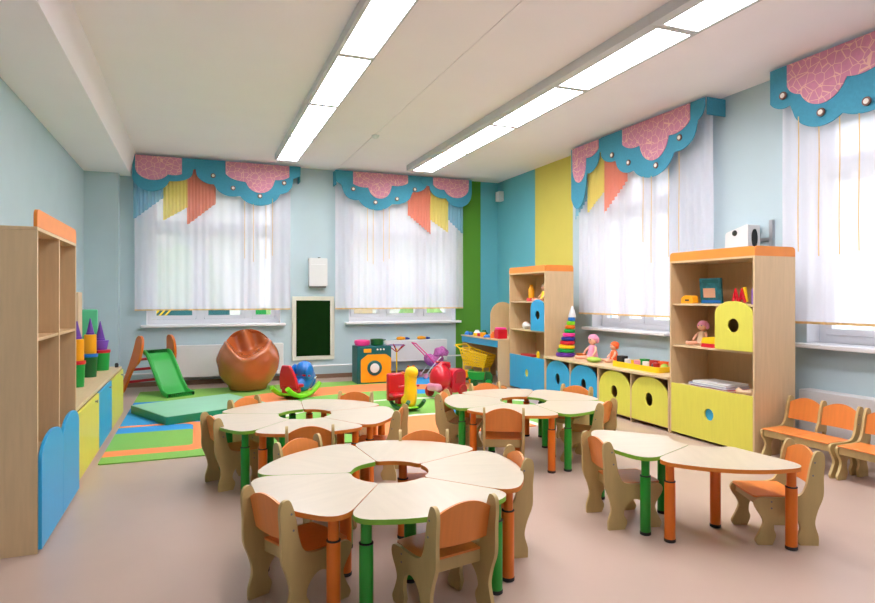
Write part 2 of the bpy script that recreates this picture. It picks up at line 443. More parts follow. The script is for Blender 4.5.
clouds('v1','teal cloud valance with blue swag, over the left window of the back wall',PY,'x',0,[
  (-.87,.10,[(-.62,3.16,.26,.25),(-.35,3.22,.3,.14),(-.05,3.40,.22,.12)],[(-.60,3.25,.23,.17),(-.32,3.36,.24,.19)],(-.83,-.20)),
  (-.02,1.56,[(.22,3.30,.24,.23),(.52,3.12,.27,.22),(.92,3.05,.33,.27),(1.22,3.18,.22,.2),(1.42,3.38,.16,.14)],[(.72,3.30,.32,.16),(.93,3.20,.22,.22),(1.18,3.34,.24,.14)],(.42,1.38))],
  strips=[(-.86,-.44,3.34,2.50,2.86,'sw_blue'),(-.46,-.12,3.36,2.50,2.72,'sw_yellow'),(-.13,.28,3.34,2.45,2.80,'sw_coral')],
  ends=[(-.87,-.855),(1.545,1.56)],eyes=[(.24,3.20),(.53,3.03),(.93,2.93),(1.30,3.16)],ribbons=[(.70,(2.84,1.95)),(.83,(2.80,1.90)),(1.02,(2.80,1.95)),(1.12,(2.9,2.0))])
clouds('v2','teal cloud valance with coral swag, over the back window by the green stripe',PY,'x',0,[
  (2.13,3.72,[(2.28,3.32,.16,.12),(2.46,3.18,.22,.22),(2.82,3.06,.32,.25),(3.15,3.13,.3,.2),(3.5,3.34,.24,.18)],[(2.62,3.32,.26,.14),(2.88,3.22,.2,.21),(3.15,3.36,.26,.12)],(2.42,3.38)),
  (3.62,4.58,[(3.78,3.40,.18,.12),(4.02,3.26,.24,.18),(4.32,3.20,.26,.26)],[(4.0,3.38,.18,.15),(4.28,3.30,.24,.20)],(3.84,4.52))],
  strips=[(3.40,3.82,3.34,2.76,2.44,'sw_coral'),(3.80,4.15,3.36,2.70,2.48,'sw_yellow'),(4.14,4.44,3.34,2.72,2.46,'sw_blue')],
  ends=[(2.13,2.145),(4.565,4.58)],eyes=[(2.42,3.14),(2.80,2.94),(3.18,3.02),(3.50,3.20)],ribbons=[(2.66,(2.84,1.95)),(2.76,(2.82,1.9)),(2.94,(2.84,1.95)),(3.04,(2.88,2.0))])
PX=4.965
clouds('v3','teal cloud valance with swags over the right wall window between the tall shelf units',PX,'y',0,[
  (6.50,7.36,[(7.20,3.0,.2,.42),(6.95,3.25,.24,.22),(6.68,3.40,.2,.14)],[(7.16,3.2,.16,.26),(6.92,3.38,.22,.14)],(6.72,7.33)),
  (4.90,6.66,[(6.42,3.28,.26,.20),(6.10,3.10,.26,.22),(5.70,3.02,.36,.27),(5.28,3.16,.26,.20),(5.05,3.36,.15,.14)],[(5.98,3.34,.28,.18),(5.66,3.20,.24,.26),(5.34,3.36,.28,.2)],(5.10,6.22))],
  strips=[(7.02,7.34,3.34,2.72,2.44,'sw_blue'),(6.66,7.04,3.36,2.74,2.50,'sw_yellow'),(6.22,6.68,3.34,2.80,2.44,'sw_coral')],
  ends=[(7.345,7.36)],eyes=[(6.42,3.16),(6.10,3.0),(5.62,2.87),(5.25,3.10)],ribbons=[(5.84,(2.78,2.0)),(5.70,(2.76,1.75)),(5.42,(2.80,1.8)),(5.26,(2.95,1.85))])
g=G(); g.box(4.965,XR-.005,4.885,4.90,3.26,3.44)
g.build('side_return','vteal',[o for o in COL.objects if o.get('label','').startswith('teal cloud valance with swags')][0])
clouds('v4','big teal cloud valance at the right edge, above the orange bench',PX,'y',0,[
  (2.55,4.13,[(3.99,3.26,.18,.20),(3.63,3.07,.28,.26),(3.25,3.02,.3,.2),(2.9,3.2,.3,.2)],[(3.80,3.30,.16,.16),(3.62,3.24,.22,.24),(3.3,3.34,.26,.2)],(2.8,3.95)),
  (1.65,2.65,[(2.4,3.3,.3,.24),(2.0,3.2,.28,.3)],[(2.2,3.34,.3,.2)],(1.8,2.5))],
  strips=[(2.4,2.8,3.34,2.72,2.44,'sw_coral'),(2.0,2.4,3.36,2.74,2.50,'sw_yellow'),(1.66,2.0,3.36,2.74,2.50,'sw_blue')],
  ends=[(4.115,4.13)],eyes=[(3.98,3.17),(3.62,2.92),(3.24,2.90)],ribbons=[(3.83,(2.94,1.75)),(3.64,(2.80,1.70)),(3.46,(2.84,1.70)),(3.30,(2.82,1.72))])

# ------------------------------------------------------------------ ceiling lights
def lamp_row(x0,x1,hx0,hx1,z0,label,n=6):
    y1=9.31; pitch=1.415
    root=None
    for k in range(n):
        b=y1-k*pitch; a=b-pitch+.004
        if root is None:
            r=thing('ceiling_light',((x0+x1)/2,(a+b)/2,z0),label,'ceiling light')
            g=G(); Z=ZC-.0015
            g.box(hx0,hx1,a,b,z0+.022,Z); 
            g.box(hx0,x0,a,b,z0,z0+.022); g.box(x1,hx1,a,b,z0,z0+.022); g.box(x0,x1,a,a+.035,z0,z0+.022); g.box(x0,x1,b-.035,b,z0,z0+.022)
            g.build('light_housing','housing',r,smooth=False)
            G().box(x0,x1,a+.035,b-.035,z0+.004,z0+.018).build('diffuser','lamp',r,smooth=False)
            root=r; y0=(a+b)/2
        else:
            r=dup(root); r.location=((x0+x1)/2,y0-k*pitch,z0)
        yield r,k
for (X0,X1,H0,H1,Z0,side) in ((1.12,1.40,1.085,1.42,3.385,'left'),(3.25,3.575,3.15,3.61,3.385,'right')):
    for r,k in lamp_row(X0,X1,H0,H1,Z0,'x'):
        w=['end unit nearest the back wall','second unit from the back wall','third unit from the back wall','fourth unit from the back wall','fifth unit from the back wall','unit farthest from the back wall'][k]
        r['label']='glowing ceiling light, %s, %s row'%(w,side); r['group']='ceiling lights in two rows'
tag(G().lathe([(.05,0),(.05,-.012),(.035,-.03),(.012,-.042)],(2.18,7.72,ZC-.001-.0065),20).build('smoke_detector','white',at=(2.18,7.72,ZC)),'small white round smoke detector on the ceiling','detector')
tag(G().box(5.12,5.219,9.9,10.05,3.1,3.28).build('motion_sensor','offwhite',at=(5.17,9.97,3.1),bevel=.01),'small white sensor box high in the teal corner','sensor')

# ------------------------------------------------------------------ children's chairs
PANEL=[(0,0),(0,.05),(.018,.118),(.004,.187),(-.026,.268),(-.028,.37),(-.034,.455),(-.028,.497),(-.006,.512),(.018,.500),(.042,.43),(.058,.345),(.083,.284),(.13,.262),(.22,.258),(.315,.256),(.341,.228),(.330,.193),(.303,.153),(.293,.118),(.311,.072),(.334,.026),(.323,0)]
ARCH=[(.245,0),(.226,.05),(.236,.09),(.225,.145),(.165,.172),(.115,.14),(.095,.09),(.115,.045),(.10,0)]
def smoothline(P,seg=4):
    out=[]
    n=len(P)
    for i in range(n-1):
        p0,p1,p2,p3=[Vector(P[min(max(i+k-1,0),n-1)]) for k in range(4)]
        for s in range(seg):
            t=s/seg; q=.5*((2*p1)+(-p0+p2)*t+(2*p0-5*p1+4*p2-p3)*t*t+(-p0+3*p1-3*p2+p3)*t**3); out.append((q.x,max(0,q.y)))
    out.append(P[-1]); return out
PROF=smoothline(PANEL)+smoothline(ARCH)
def side_panel(y,parent,th=.018,mt='ply'):
    g=G().prism(PROF,y-th/2,y+th/2,lambda u,v,w:(u,w,v)); o=g.build('side_panel',mt,parent,bevel=.003)
    sy=1 if y>0 else -1
    for u,z in ((.02,.45),(.03,.38),(.25,.235),(.25,.20)): G().cyl((u,y+(sy*th/2 if sy>0 else -th/2-.0015),z),.005,.0015,8,0,'y').build('screw_cap','grey',o)
    return o
def backrest(y0,y1,parent,name='backrest'):
    n=12; g=G(); vs=[];fs=[]
    for i in range(n+1):
        t=i/n; y=y0+(y1-y0)*t; s=1-(2*t-1)**2
        cx=-.004-.016*s; zt=.462+.046*s; zb=.325
        for z,dx in ((zb,.028),(zt,0)):
            for th in (-.005,.006): vs.append((cx+dx+th+.012,y,z))
    for i in range(n):
        a=i*4;b=a+4
        fs+=[(a,a+1,b+1,b),(a+2,b+2,b+3,a+3),(a,b,b+2,a+2),(a+1,a+3,b+3,b+1)]
    fs+=[(0,2,3,1),(n*4,n*4+1,n*4+3,n*4+2)]
    return g.add(vs,fs).build(name,'orange',parent,ang=50)
def make_chair():
    r=thing('child_chair',(0,0,0),'x','chair','plywood chairs around the tables')
    w=.148
    side_panel(w,r); side_panel(-w,r)
    i=w-.010
    g=G().prism(fillet([(.075,-i),(.335,-i),(.345,0),(.335,i),(.075,i)],[.0,.02,.1,.02,0]),.252,.262,XY); g.build('seat','orange',r,bevel=.003)
    backrest(-i,i,r)
    G().box(.30,.315,-i,i,.205,.2515).build('front_rail','ply',r,bevel=.002)
    G().box(.075,.09,-i,i,.200,.2515).build('rear_rail','ply',r,bevel=.002)
    g=G().prism(fillet([(.155,-i),(.185,-i),(.185,i),(.155,i)],0),.172,.184,XY); g.build('stretcher','ply',r)
    return r
def petal(edge,leg,color):
    r=thing('petal_table',(0,0,0),'x','table','petal tables')
    R,Ri,A=.685,.20,radians(36)
    k=atan2(.0025,R)
    pts=[];n=16
    outer=[(R*cos(-A+k+(2*A-2*k)*i/n),R*sin(-A+k+(2*A-2*k)*i/n)) for i in range(n+1)]
    inner=[(Ri*cos(A-(2*A)*i/8),Ri*sin(A-(2*A)*i/8)) for i in range(9)]
    inner=[(p[0],p[1]*.985) for p in inner]
    # corner fillets
    def corner(P,prevs,d):
        return P
    o2=outer[1:-1]
    c1=outer[-1];c0=outer[0]
    def arc3(a,p,b,seg=7):
        a,p,b=Vector(a),Vector(p),Vector(b); return [tuple((a*(1-t)**2+p*2*t*(1-t)+b*t*t)) for t in [q/seg for q in range(seg+1)]]
    rd=.13
    s_out=lambda P,dist:(P[0]*(1-dist/R),P[1]*(1-dist/R))
    poly=[]
    poly+=arc3(s_out(c0,rd),c0,outer[2]); poly+=outer[3:-3]; poly+=arc3(outer[-3],c1,s_out(c1,rd))
    i0=(inner[0][0]*(1+.03/Ri),inner[0][1]*(1+.03/Ri)); i1=(inner[-1][0]*(1+.03/Ri),inner[-1][1]*(1+.03/Ri))
    poly+=arc3(i0,inner[0],inner[1],4); poly+=inner[2:-2]; poly+=arc3(inner[-2],inner[-1],i1,4)
    g=G().prism(poly,.428,.4495,XY,mi=1,me=1); g.prism([(x,y) for x,y in poly],.4495,.450,XY,mi=0,me=1)
    g.build('tabletop',['top',edge],r)
    for rr,a in ((.63,29.5),(.63,-29.5),(.275,0)):
        cx,cy=rr*cos(radians(a)),rr*sin(radians(a))
        l=G().lathe([(.029,.018),(.0295,.02),(.0295,.330),(.029,.332),(.0235,.333),(.0235,.4275)],(cx,cy,0),20).build('leg',leg,r)
        G().lathe([(.0293,.331),(.0305,.332),(.0305,.336),(.0245,.338)],(cx,cy,0),20).build('collar','black',l)
        G().lathe([(.027,0),(.031,.003),(.031,.018),(.028,.02)],(cx,cy,0),20).build('foot_cap','black',l)
    return r
GREEN=petal('green_edge','green_leg','green'); ORANGE=petal('orange_edge','orange_paint','orange')
USED={'g':False,'o':False}
def put_petal(kind,x,y,deg,label,group):
    src=GREEN if kind=='g' else ORANGE
    o=dup(src) if USED[kind] else src; USED[kind]=True
    place(o,x,y,deg,label,group)
CL=[((.93,3.02),21.5,'nearest round table'),((.78,4.74),12,'round table by the green mat'),((2.645,4.66),-21,'round table by the blue cupboards')]
# petals are listed from the seam angle counter-clockwise: back/right, back-left, left, front, right
KINDS=['ogogo','oggoo','gogog']
# centres of petals: seam+36+72k
WHERE=[['far side petal','far left petal','near left petal','near right petal','right hand petal'],
       ['far right petal','far left petal','left petal','near petal','right petal'],
       ['right hand petal','far petal','left petal','near left petal','near right petal']]
for t,((cx,cy),s0,nm) in enumerate(CL):
    order=[0,1,2,3,4]
    for k in range(5):
        c=s0+36+72*k
        kd=KINDS[t][k]
        put_petal(kd,cx,cy,c,'petal table edged %s, %s of the %s'%({'g':'green','o':'orange'}[kd],WHERE[t][k],nm),'petals of the round table groups')
put_petal('g',2.98,2.97,167,'petal table with green edge and legs, half of the free pair on the right','free petal tables')
put_petal('o',2.98,2.97,239,'petal table with orange edge and legs, half of the free pair on the right','free petal tables')

CH=make_chair(); first=True
def put_chair(x,y,f,label):
    """x,y = middle of the chair's rear top edge, f = facing angle"""
    global first
    o=CH if first else dup(CH); first=False
    a=radians(f); place(o,x+.012*cos(a),y+.012*sin(a),f,label,'plywood chairs around the tables')
def ring(t,ang,f,label,r=.735):
    (cx,cy),_,_=CL[t]; put_chair(cx+r*cos(radians(ang)),cy+r*sin(radians(ang)),f,label)
ring(0,206,26,'orange and plywood chair at the near left of the nearest round table')
ring(0,-82,101,'orange and plywood chair in the foreground, back towards the viewer')
ring(0,-8,170,'plywood chair at the right of the nearest round table',.715)
ring(0,119,-60,'plywood chair at the far left of the nearest round table, showing its backrest front',.765)
ring(0,56,252,'chair at the far side of the nearest round table')
ring(1,190,16,'plywood chair at the left end of the round table by the green mat',.70)
ring(1,124,-50,'chair at the far left of the round table by the green mat')
ring(1,47,236,'chair at the far right of the round table by the green mat',.80)
ring(1,-26,150,'chair at the right of the round table by the green mat',.75)
ring(1,-97,80,'chair on the near side of the round table by the green mat',.745)
ring(2,149,-36,'chair beside the red ride-on toy, at the left of the far round table',.72)
ring(2,91,270,'chair at the far side of the round table before the blue cupboards')
ring(2,19,206,'chair at the far right of the round table, by the blue cupboard doors',.77)
ring(2,-52,122,'chair at the near right of the round table before the blue cupboards')
ring(2,-131,64,'chair at the near side of the far round table, backrest to the viewer')
put_chair(2.235,3.07,-11,'chair at the left end of the free pair of petal tables')
put_chair(3.215,2.455,156,'chair at the right end of the free pair of petal tables')

# ------------------------------------------------------------------ benches under the right windows
def bench(x,y,label,src=[None]):
    if src[0] is None:
        r=thing('bench',(0,0,0),label,'bench','two seat benches along the right wall')
        for k in (-1,1): side_panel(k*.293,r,th=.02)
        G().prism(smoothline(PANEL[3:13])+[(.083,.264),(.0,.264)],-.01,.01,lambda u,v,w:(u,w,v)).build('back_post','ply',r,bevel=.002)
        for k in (0,1):
            a=-.293+.293*k+.011; b=a+.271
            backrest(a,b,r)
        for k in (0,1):
            a=-.293+.293*k+(.0105 if k==0 else .0005); b=a+.282
            G().prism(fillet([(.085,a),(.345,a),(.345,b),(.085,b)],0),.252,.262,XY).build('seat','orange',r,bevel=.003)
            G().box(.31,.325,a,b,.195,.2515).build('front_rail','ply',r,bevel=.002)
        src[0]=r
    else: r=dup(src[0])
    r.location=(x,y,0); r.rotation_euler=(0,0,pi); r['label']=label; return r
bench(4.715,3.44,'two seat orange bench standing against the tall yellow-door shelf')
bench(4.715,2.80,'two seat orange bench at the right edge of the picture')
bench(4.775,2.19,'two seat orange bench at the right edge of the picture')
COL.objects[-1]
# last bench lies outside the frame: remove it again
for o in [o for o in list(COL.objects) if o.type=='EMPTY' and o.name.startswith('bench') and abs(o.location.y-2.19)<.01]:
    for c in [c for q in o.children for c in q.children]+list(o.children)+[o]: bpy.data.objects.remove(c)

# ------------------------------------------------------------------ cabinets
PYZ=lambda u,v,w:(w,u,v)     # polygon in (y,z) extruded along x
def door_poly(y0,y1,z0,z1,arch,rad=None):
    """rectangle with arched top: arch = height of the curved part"""
    n=16; pts=[(y0,z0),(y1,z0)]
    for i in range(n+1):
        a=pi*i/n; pts.append(((y0+y1)/2+(y1-y0)/2*cos(a), z1-arch+arch*sin(a)))
    return pts
def door(name,x0,x1,y0,y1,z0,z1,arch,m,parent,hole=None,label=None):
    o=G().prism(door_poly(y0,y1,z0,z1,arch) if arch else fillet([(y0,z0),(y1,z0),(y1,z1),(y0,z1)],.004,2),x0,x1,PYZ,
        holes=[circle(*hole)[::-1]] if hole else []).build(name,m,parent,bevel=.0025)
    if label: o['label']=label
    return o
def tall_shelf(xf,xb,y0,y1,label,m,divy,small,hole_mat,name='tall_shelf_unit'):
    r=thing(name,((xf+xb)/2,(y0+y1)/2,0),label,'shelf unit','tall shelf units along the right wall'); t=.018
    for a in (y0,y1-t): G().box(xf,xb,a,a+t,.0,1.70).build('side_panel','wood',r,bevel=.002)
    G().box(xb-.008,xb-.001,y0+t,y1-t,.02,1.682).build('back_panel','inwood',r)
    for z in (.50-.03,.862,1.268): G().box(xf+.022,xb-.008,y0+t,y1-t,z,z+t).build('shelf','woodh',r,bevel=.002)
    G().box(xf,xb,y0+t,y1-t,1.682,1.70).build('top_board','wood',r,bevel=.002)
    G().box(xf+.022,xb-.008,divy,divy+t,.88,1.268).build('divider','inwood',r)
    g=G().prism(fillet([(y0,1.7005),(y1,1.7005),(y1,1.785),(y0,1.785)],[0,0,.07,.07]),xf,xf+.016,PYZ); g.build('fascia','fascia',r,bevel=.002)
    g=G().prism(fillet([(xf+.0165,1.7005),(xb,1.7005),(xb,1.785),(xf+.0165,1.785)],[0,0,.07,.02]),y0,y0+.016,lambda u,v,w:(u,w,v)); g.build('side_fascia','fascia',r,bevel=.002)
    ym=(y0+y1)/2
    d=door('drawer_front',xf,xf+.018,y0+t+.002,y1-t-.002,.025,.505,0,m,r,(ym,.268,.055))
    G().box(xf+.0185,xf+.021,ym-.08,ym+.08,.188,.348).build('drawer_lining',hole_mat,d)
    G().box(xf+.03,xb-.02,y0+.03,y1-.03,.03,.04).build('drawer_floor','inwood',d)
    d=door('cubby_door',xf,xf+.018,small[0],small[1],.882,1.315,.12,m,r,((small[0]+small[1])/2,1.10,.060))
    return r
cabA=tall_shelf(4.378,4.86,3.80,4.79,'tall beech shelf unit with yellow-green drawer front and blue round handle hole','ydoor',4.215,(3.82,4.225),'bdoor')
cabB=tall_shelf(4.375,4.83,7.12,8.13,'tall beech shelf unit with sky blue drawer front in the far right corner','bdoor',7.50,(7.138,7.50),'ydoor')

def low_cab(xf,xb,y0,y1,label,m,flip=1,n=2,arch=.19,hole=True,name='low_cupboard'):
    r=thing(name,((xf+xb)/2,(y0+y1)/2,0),label,'cupboard'); t=.018
    xa,xc=min(xf,xb),max(xf,xb)
    s=1 if xb>xf else -1
    for a in (y0,(y0+y1)/2-t/2,y1-t): G().box(xa,xc,a,a+t,.0,.528).build('side_panel','wood',r,bevel=.002)
    G().box(min(xb-s*.008,xb-s*.001),max(xb-s*.008,xb-s*.001),y0+t,y1-t,.02,.528).build('back_panel','inwood',r)
    for k in (0,1):
        a=y0+t if k==0 else (y0+y1)/2+t/2; b=a+(y1-y0)/2-1.5*t
        G().box(min(xf+s*.03,xb-s*.01),max(xf+s*.03,xb-s*.01),a,b,.03,.045).build('bottom_board','inwood',r)
        f0,f1=min(xf-s*.0,xf+s*.018),max(xf,xf+s*.018)
        door('door',f0,f1,a+.002,b-.002,.045,.522,arch,m,r,((a+b)/2,.285,.055,.070))
    return r
low_cab(4.378,4.86,4.80,5.953,'low cupboard with two arched yellow-green doors, under the worktop','ydoor')
low_cab(4.378,4.86,5.956,7.112,'low cupboard with two arched sky blue doors, under the worktop','bdoor')
tag(G().box(4.345,4.88,4.80,7.112,.5285,.556).build('worktop','woodh',at=(4.6,6,.5285),bevel=.004),'long light wood worktop over the blue and yellow cupboards','worktop')

# left tall unit
r=thing('tall_shelf_unit',(-1.0,4.3,0),'tall beech shelf unit at the left edge with two blue doors and orange fascia','shelf unit'); t=.02
xf,xb,y0,y1=-.775,-1.32,3.75,4.865; ym=4.31
for a in (y0,ym-t/2,y1-t): G().box(xb,xf if a!=y0 else xf,a,a+t,0,1.70).build('side_panel','wood',r,bevel=.002)
G().box(xb+.001,xb+.008,y0+t,y1-t,.02,1.68).build('back_panel','inwood',r)
for a,b in ((y0+t,ym-t/2),(ym+t/2,y1-t)):
    for z in (.46,1.115): G().box(xb+.008,xf-.004,a,b,z,z+.018).build('shelf','inwood',r,bevel=.002)
G().box(xb,xf,y0-.001,y1+.001,1.7005,1.72).build('top_board','wood',r,bevel=.002)
G().prism(fillet([(y0,1.7205),(y1,1.7205),(y1,1.815),(y0,1.815)],[0,0,.06,.06]),xf-.018,xf,PYZ).build('fascia','fascia',r,bevel=.002)
for a,b in ((y0+.006,ym-.002),(ym+.002,y1-.004)): door('door',xf+.001,xf+.019,a,b,.02,.60,.11,'bdoor',r)

# left low cupboards
r=thing('low_cupboard',(-1.05,6.4,0),'long low cupboard along the left wall with yellow, blue and yellow doors','cupboard')
ys=[4.815,5.82,6.62,8.02]; xf,xb=-.80,-1.30
G().box(xb,xf,4.87,7.90,.522,.55).build('countertop','woodh',r,bevel=.003)
for y in (4.87,5.99,6.85,7.88): G().box(xb,xf,y,y+.018,0,.5215).build('side_panel','wood',r)
G().box(xb+.001,xb+.008,4.89,7.87,.02,.52).build('back_panel','inwood',r)
G().box(xf-.012,xf+.004,4.89,7.875,.0,.028).build('plinth','wood',r)
for (a,b,m_) in ((4.88,5.995,'ydoor'),(6.005,6.855,'bdoor'),(6.865,7.875,'ydoor')):
    d=door('door',xf+.001,xf+.018,a,b,.03,.518,0,m_,r)
    if m_=='bdoor': d['label']='blue middle door'
    G().lathe([(.008,.0),(.008,.012),(.013,.018),(.012,.024)],(xf+.018,b-.22,.48),12,0,'x').build('knob','silver',d)

# corner play counter
r=thing('play_counter',(4.4,8.8,0),'low beech play counter with blue front rail, in the far right corner','counter')
G().box(4.17,4.84,8.15,9.47,.695,.715).build('countertop','woodh',r,bevel=.003)
for a in (8.155,9.445): G().box(4.20,4.82,a,a+.018,0,.6945).build('side_panel','wood',r)
G().box(4.185,4.20,8.16,9.46,.595,.6945).build('front_rail','bdoor',r,bevel=.002)
G().box(4.815,4.823,8.174,9.444,.08,.69).build('back_panel','inwood',r)
g=G().prism([(4.40,.7155),(4.84,.7155)]+[(4.62+.22*cos(pi*i/16),1.05+.22*sin(pi*i/16)) for i in range(17)],8.80,8.818,lambda u,v,w:(u,w,v)); g.build('arched_backboard','wood',r,bevel=.002)

# ------------------------------------------------------------------ wall things
r=thing('chalkboard',(1.8,10.12,.31),'dark green chalkboard in a cream frame on the back wall between the windows','chalkboard')
g=G(); x0,x1,z0,z1=1.455,2.145,.31,1.36; fw=.065
for a in ((x0,x1,z0,z0+fw),(x0,x1,z1-fw,z1),(x0,x0+fw,z0+fw,z1-fw),(x1-fw,x1,z0+fw,z1-fw)): g.box(a[0],a[1],10.115,10.148,a[2],a[3])
g.build('frame','frame',r,bevel=.005); G().box(x0+fw,x1-fw,10.128,10.147,z0+fw,z1-fw).build('board','board',r)
def purifier(label,loc,rot):
    global PUR
    if PUR is None:
        r=thing('air_steriliser',(0,0,0),label,'air steriliser','white wall air sterilisers')
        G().prism(fillet([(-.15,0),(.15,0),(.15,.46),(-.15,.46)],.02),-.12,-.002,lambda u,v,w:(u,w,v)).build('case','offwhite',r,bevel=.012)
        G().box(-.12,.12,-.128,-.1205,.35,.36).build('front_ridge','white',r)
        G().prism(fillet([(-.13,-.03),(.13,-.03),(.13,-.001),(-.13,-.001)],.006),-.10,-.02,lambda u,v,w:(u,w,v)).build('outlet_grille','grey',r)
        G().lathe([(.022,0),(.022,.012),(.0,.014)],(.02,-.08,.4605),14).build('indicator','black',r)
        PUR=r
    else: r=dup(PUR)
    r.location=loc; r.rotation_euler=rot; r['label']=label; return r
PUR=None
purifier('white air steriliser box on the back wall above the chalkboard',(1.865,10.148,1.53),(0,0,0))
r=thing('wall_projector',(5.1,4.55,1.78),'white wall unit above the tall shelf with yellow-green drawer','wall unit')
g=G().prism(fillet([(4.44,1.80),(4.72,1.80),(4.72,2.00),(4.44,2.07)],.03),5.03,5.19,PYZ); g.build('case','offwhite',r,bevel=.01)
G().prism(circle(5.11,1.93,.035,.09),4.428,4.4398,lambda u,v,w:(u,w,v)).build('side_vent','black',r)
G().lathe([(.03,0),(.028,-.006),(.015,-.012)],(5.03,4.60,1.99),14,0,'x').build('lens','black',r)
G().box(5.19,5.219,4.30,4.34,1.82,2.10).box(5.19,5.219,4.34,4.5,1.9,1.93).build('wall_bracket','silver',r)
# radiators
def radiator(label,a0,a1,axis,z0,z1,front,depth=.145):
    r=thing('radiator',((a0+a1)/2,front,z0) if axis=='x' else (front,(a0+a1)/2,z0),label,'radiator','white panel radiators under the windows')
    g=G(); 
    def bx(g,a,b,d0,d1,z0,z1,mi=0):
        if axis=='x': g.box(a,b,front+d0,front+d1,z0,z1,mi)
        else: g.box(front+d0,front+d1,a,b,z0,z1,mi)
    bx(g,a0,a1,0,.012,z0,z1); bx(g,a0,a1,.012,depth,z1-.012,z1); bx(g,a0,a0+.012,.012,depth,z0,z1-.012); bx(g,a1-.012,a1,.012,depth,z0,z1-.012)
    g.build('front_panel','offwhite',r,bevel=.006)
    g=G(); n=int((a1-a0)/.05)
    for i in range(1,n): bx(g,a0+i*.05,a0+i*.05+.006,.02,depth-.01,z0+.02,z1-.014)
    g.build('convector_fins','grey',r)
    return r
radiator('long white radiator behind the bronze bean bag',-.42,1.30,'x',.13,.61,10.0)
radiator('white radiator behind the toy pushchair',3.02,4.14,'x',.24,.60,10.0)
radiator('white radiator behind the orange benches',2.0,3.93,'y',.14,.52,5.07)
p=G(); p.tube([(-1.0,10.09,.2),(-.44,10.09,.2)],.013,10); p.build('heating_pipe','white',at=(-.7,10.09,.2)); tag(COL.objects['heating_pipe'],'white pipe left of the radiator behind the slide','pipe')
p=G(); p.tube([(1.32,10.08,.215),(3.0,10.08,.215)],.014,10); o=p.build('heating_pipe','white',at=(2.2,10.08,.215)); tag(o,'white heating pipe low on the back wall under the chalkboard','pipe')
p=G(); p.tube([(4.16,10.08,.30),(4.16+.7,10.08,.30)],.012,10); o=p.build('heating_pipe','white',at=(4.5,10.08,.3)); tag(o,'white heating pipe on the green stripe of the back wall','pipe')

# ------------------------------------------------------------------ rug and mat
tag(G().prism(fillet([(-.735,5.54),(3.95,5.54),(3.95,9.55),(-.735,9.55)],.03),.001,.010,XY).build('rug','rug',smooth=False),'large rug with green, orange and blue swirls under the toys','rug')
r=thing('play_mat',(0,7.6,.011),'thick pale green gym mat lying at the foot of the slide','mat')
P=[(-.71,7.86),(-.29,6.95),(.80,7.44),(.40,8.36)]
G().prism(fillet(P,.03),.012,.095,XY).build('mat_body','mat_side',r,bevel=.008)
G().prism(fillet([(p[0]*.985+.015*.05,p[1]*.985+7.65*.015) for p in P],.03),.0952,.100,XY).build('mat_cover','mat_top',r,bevel=.002)

# ------------------------------------------------------------------ slide
B=Vector((-.235,8.99,0)); D=Vector((.5,-.866,0)); S=Vector((.866,.5,0))
r=thing('toddler_slide',(-.35,9.25,0),'green toddler slide with orange ladder sides by the left window','slide')
def sp(u,s,z): return tuple(B-D*u+S*s+Vector((0,0,z)))
prof=[(-.10,.012),(-.04,.014),(.06,.04),(.18,.15),(.30,.30),(.42,.45),(.50,.53),(.58,.555)]
vs=[];fs=[];n=len(prof); sec=[(-.192,.045),(-.165,.055),(-.14,.0),(.14,.0),(.165,.055),(.192,.045),(.192,-.008),(-.192,-.008)]
for u,z in prof:
    for s,dz in sec: vs.append(sp(u,s,max(z+dz,.004)+ .008))
m_=len(sec)
for i in range(n-1):
    for j in range(m_): k=(j+1)%m_; fs.append((i*m_+j,i*m_+k,(i+1)*m_+k,(i+1)*m_+j))
fs.append(tuple(range(m_))); fs.append(tuple((n-1)*m_+j for j in range(m_)))
o=G().add(vs,fs).build('chute','slide',r,ang=50); 
md=o.modifiers.new('b','BEVEL'); md.width=.008; md.segments=2
for s in (-1,1):
    P=catmull([(.55,.45),(.50,.62),(.52,.76),(.60,.81),(.68,.77),(.72,.62),(.80,.40),(.93,.12),(1.0,.0),(.90,.0),(.80,.15),(.68,.35)],4)
    P=[(a,max(b,0)) for a,b in P]
    off=.198
    def f(u,v,w,s=s,off=off): return sp(u,s*(off+w+(.10*(1-v/.8))),v)
    G().prism(P,0,.035,f).build('ladder_side','orange_paint',r,bevel=.006)
for u,z,w in ((.93,.14,.28),(.84,.32,.255),(.74,.47,.24)):
    a=Vector(sp(u,-w,z));b=Vector(sp(u,w,z)); G().tube([a,b],.02,10).build('rung','red',r)

# ------------------------------------------------------------------ bean bag
def sstep(x): x=max(0,min(1,x)); return x*x*(3-2*x)
def bean(p,q):
    t=(p.z+1)/2; a=atan2(p.y,p.x)
    z=.88*t**.9; s=sqrt(max(0,1-p.z*p.z))
    rad=.43*s**.62*(1-.42*max(0,(t-.45)/.55)**1.6)
    x=cos(a)*rad*1.02; y=sin(a)*rad*.97
    # vertical gathers that fan out from the crest
    x+=cos(a)*.016*sin(a*7+1)*max(0,t-.3); y+=sin(a)*.016*sin(a*7+1)*max(0,t-.3)
    x+=.016*noise.noise(Vector((p.x*2.4,p.y*2.4,p.z*2.4))); y+=.016*noise.noise(Vector((p.x*2.4+5,p.y*2.4,p.z*2.4)))
    # seat hollow pressed into the upper front
    zl=.47+2.3*(x+.02)**2+.02*sin(x*14)
    k=sstep((z-zl)/.10)*sstep((.16-y)/.20)*sstep((.36-abs(x))/.10)
    y+=k*(.15+.055*sin(x*24+z*7)-y)*.94
    lip=math.exp(-((z-zl+.02)/.04)**2)*sstep((.05-y)/.1)*(1-k)
    y-=.02*lip
    z=z+.02*lip-k*.02
    if t<.06: z=z*.3
    return Vector((x,y,max(z,0)))
r=thing('bean_bag',(.70,9.22,0),'shiny bronze leatherette bean bag slumped against the back wall','bean bag')
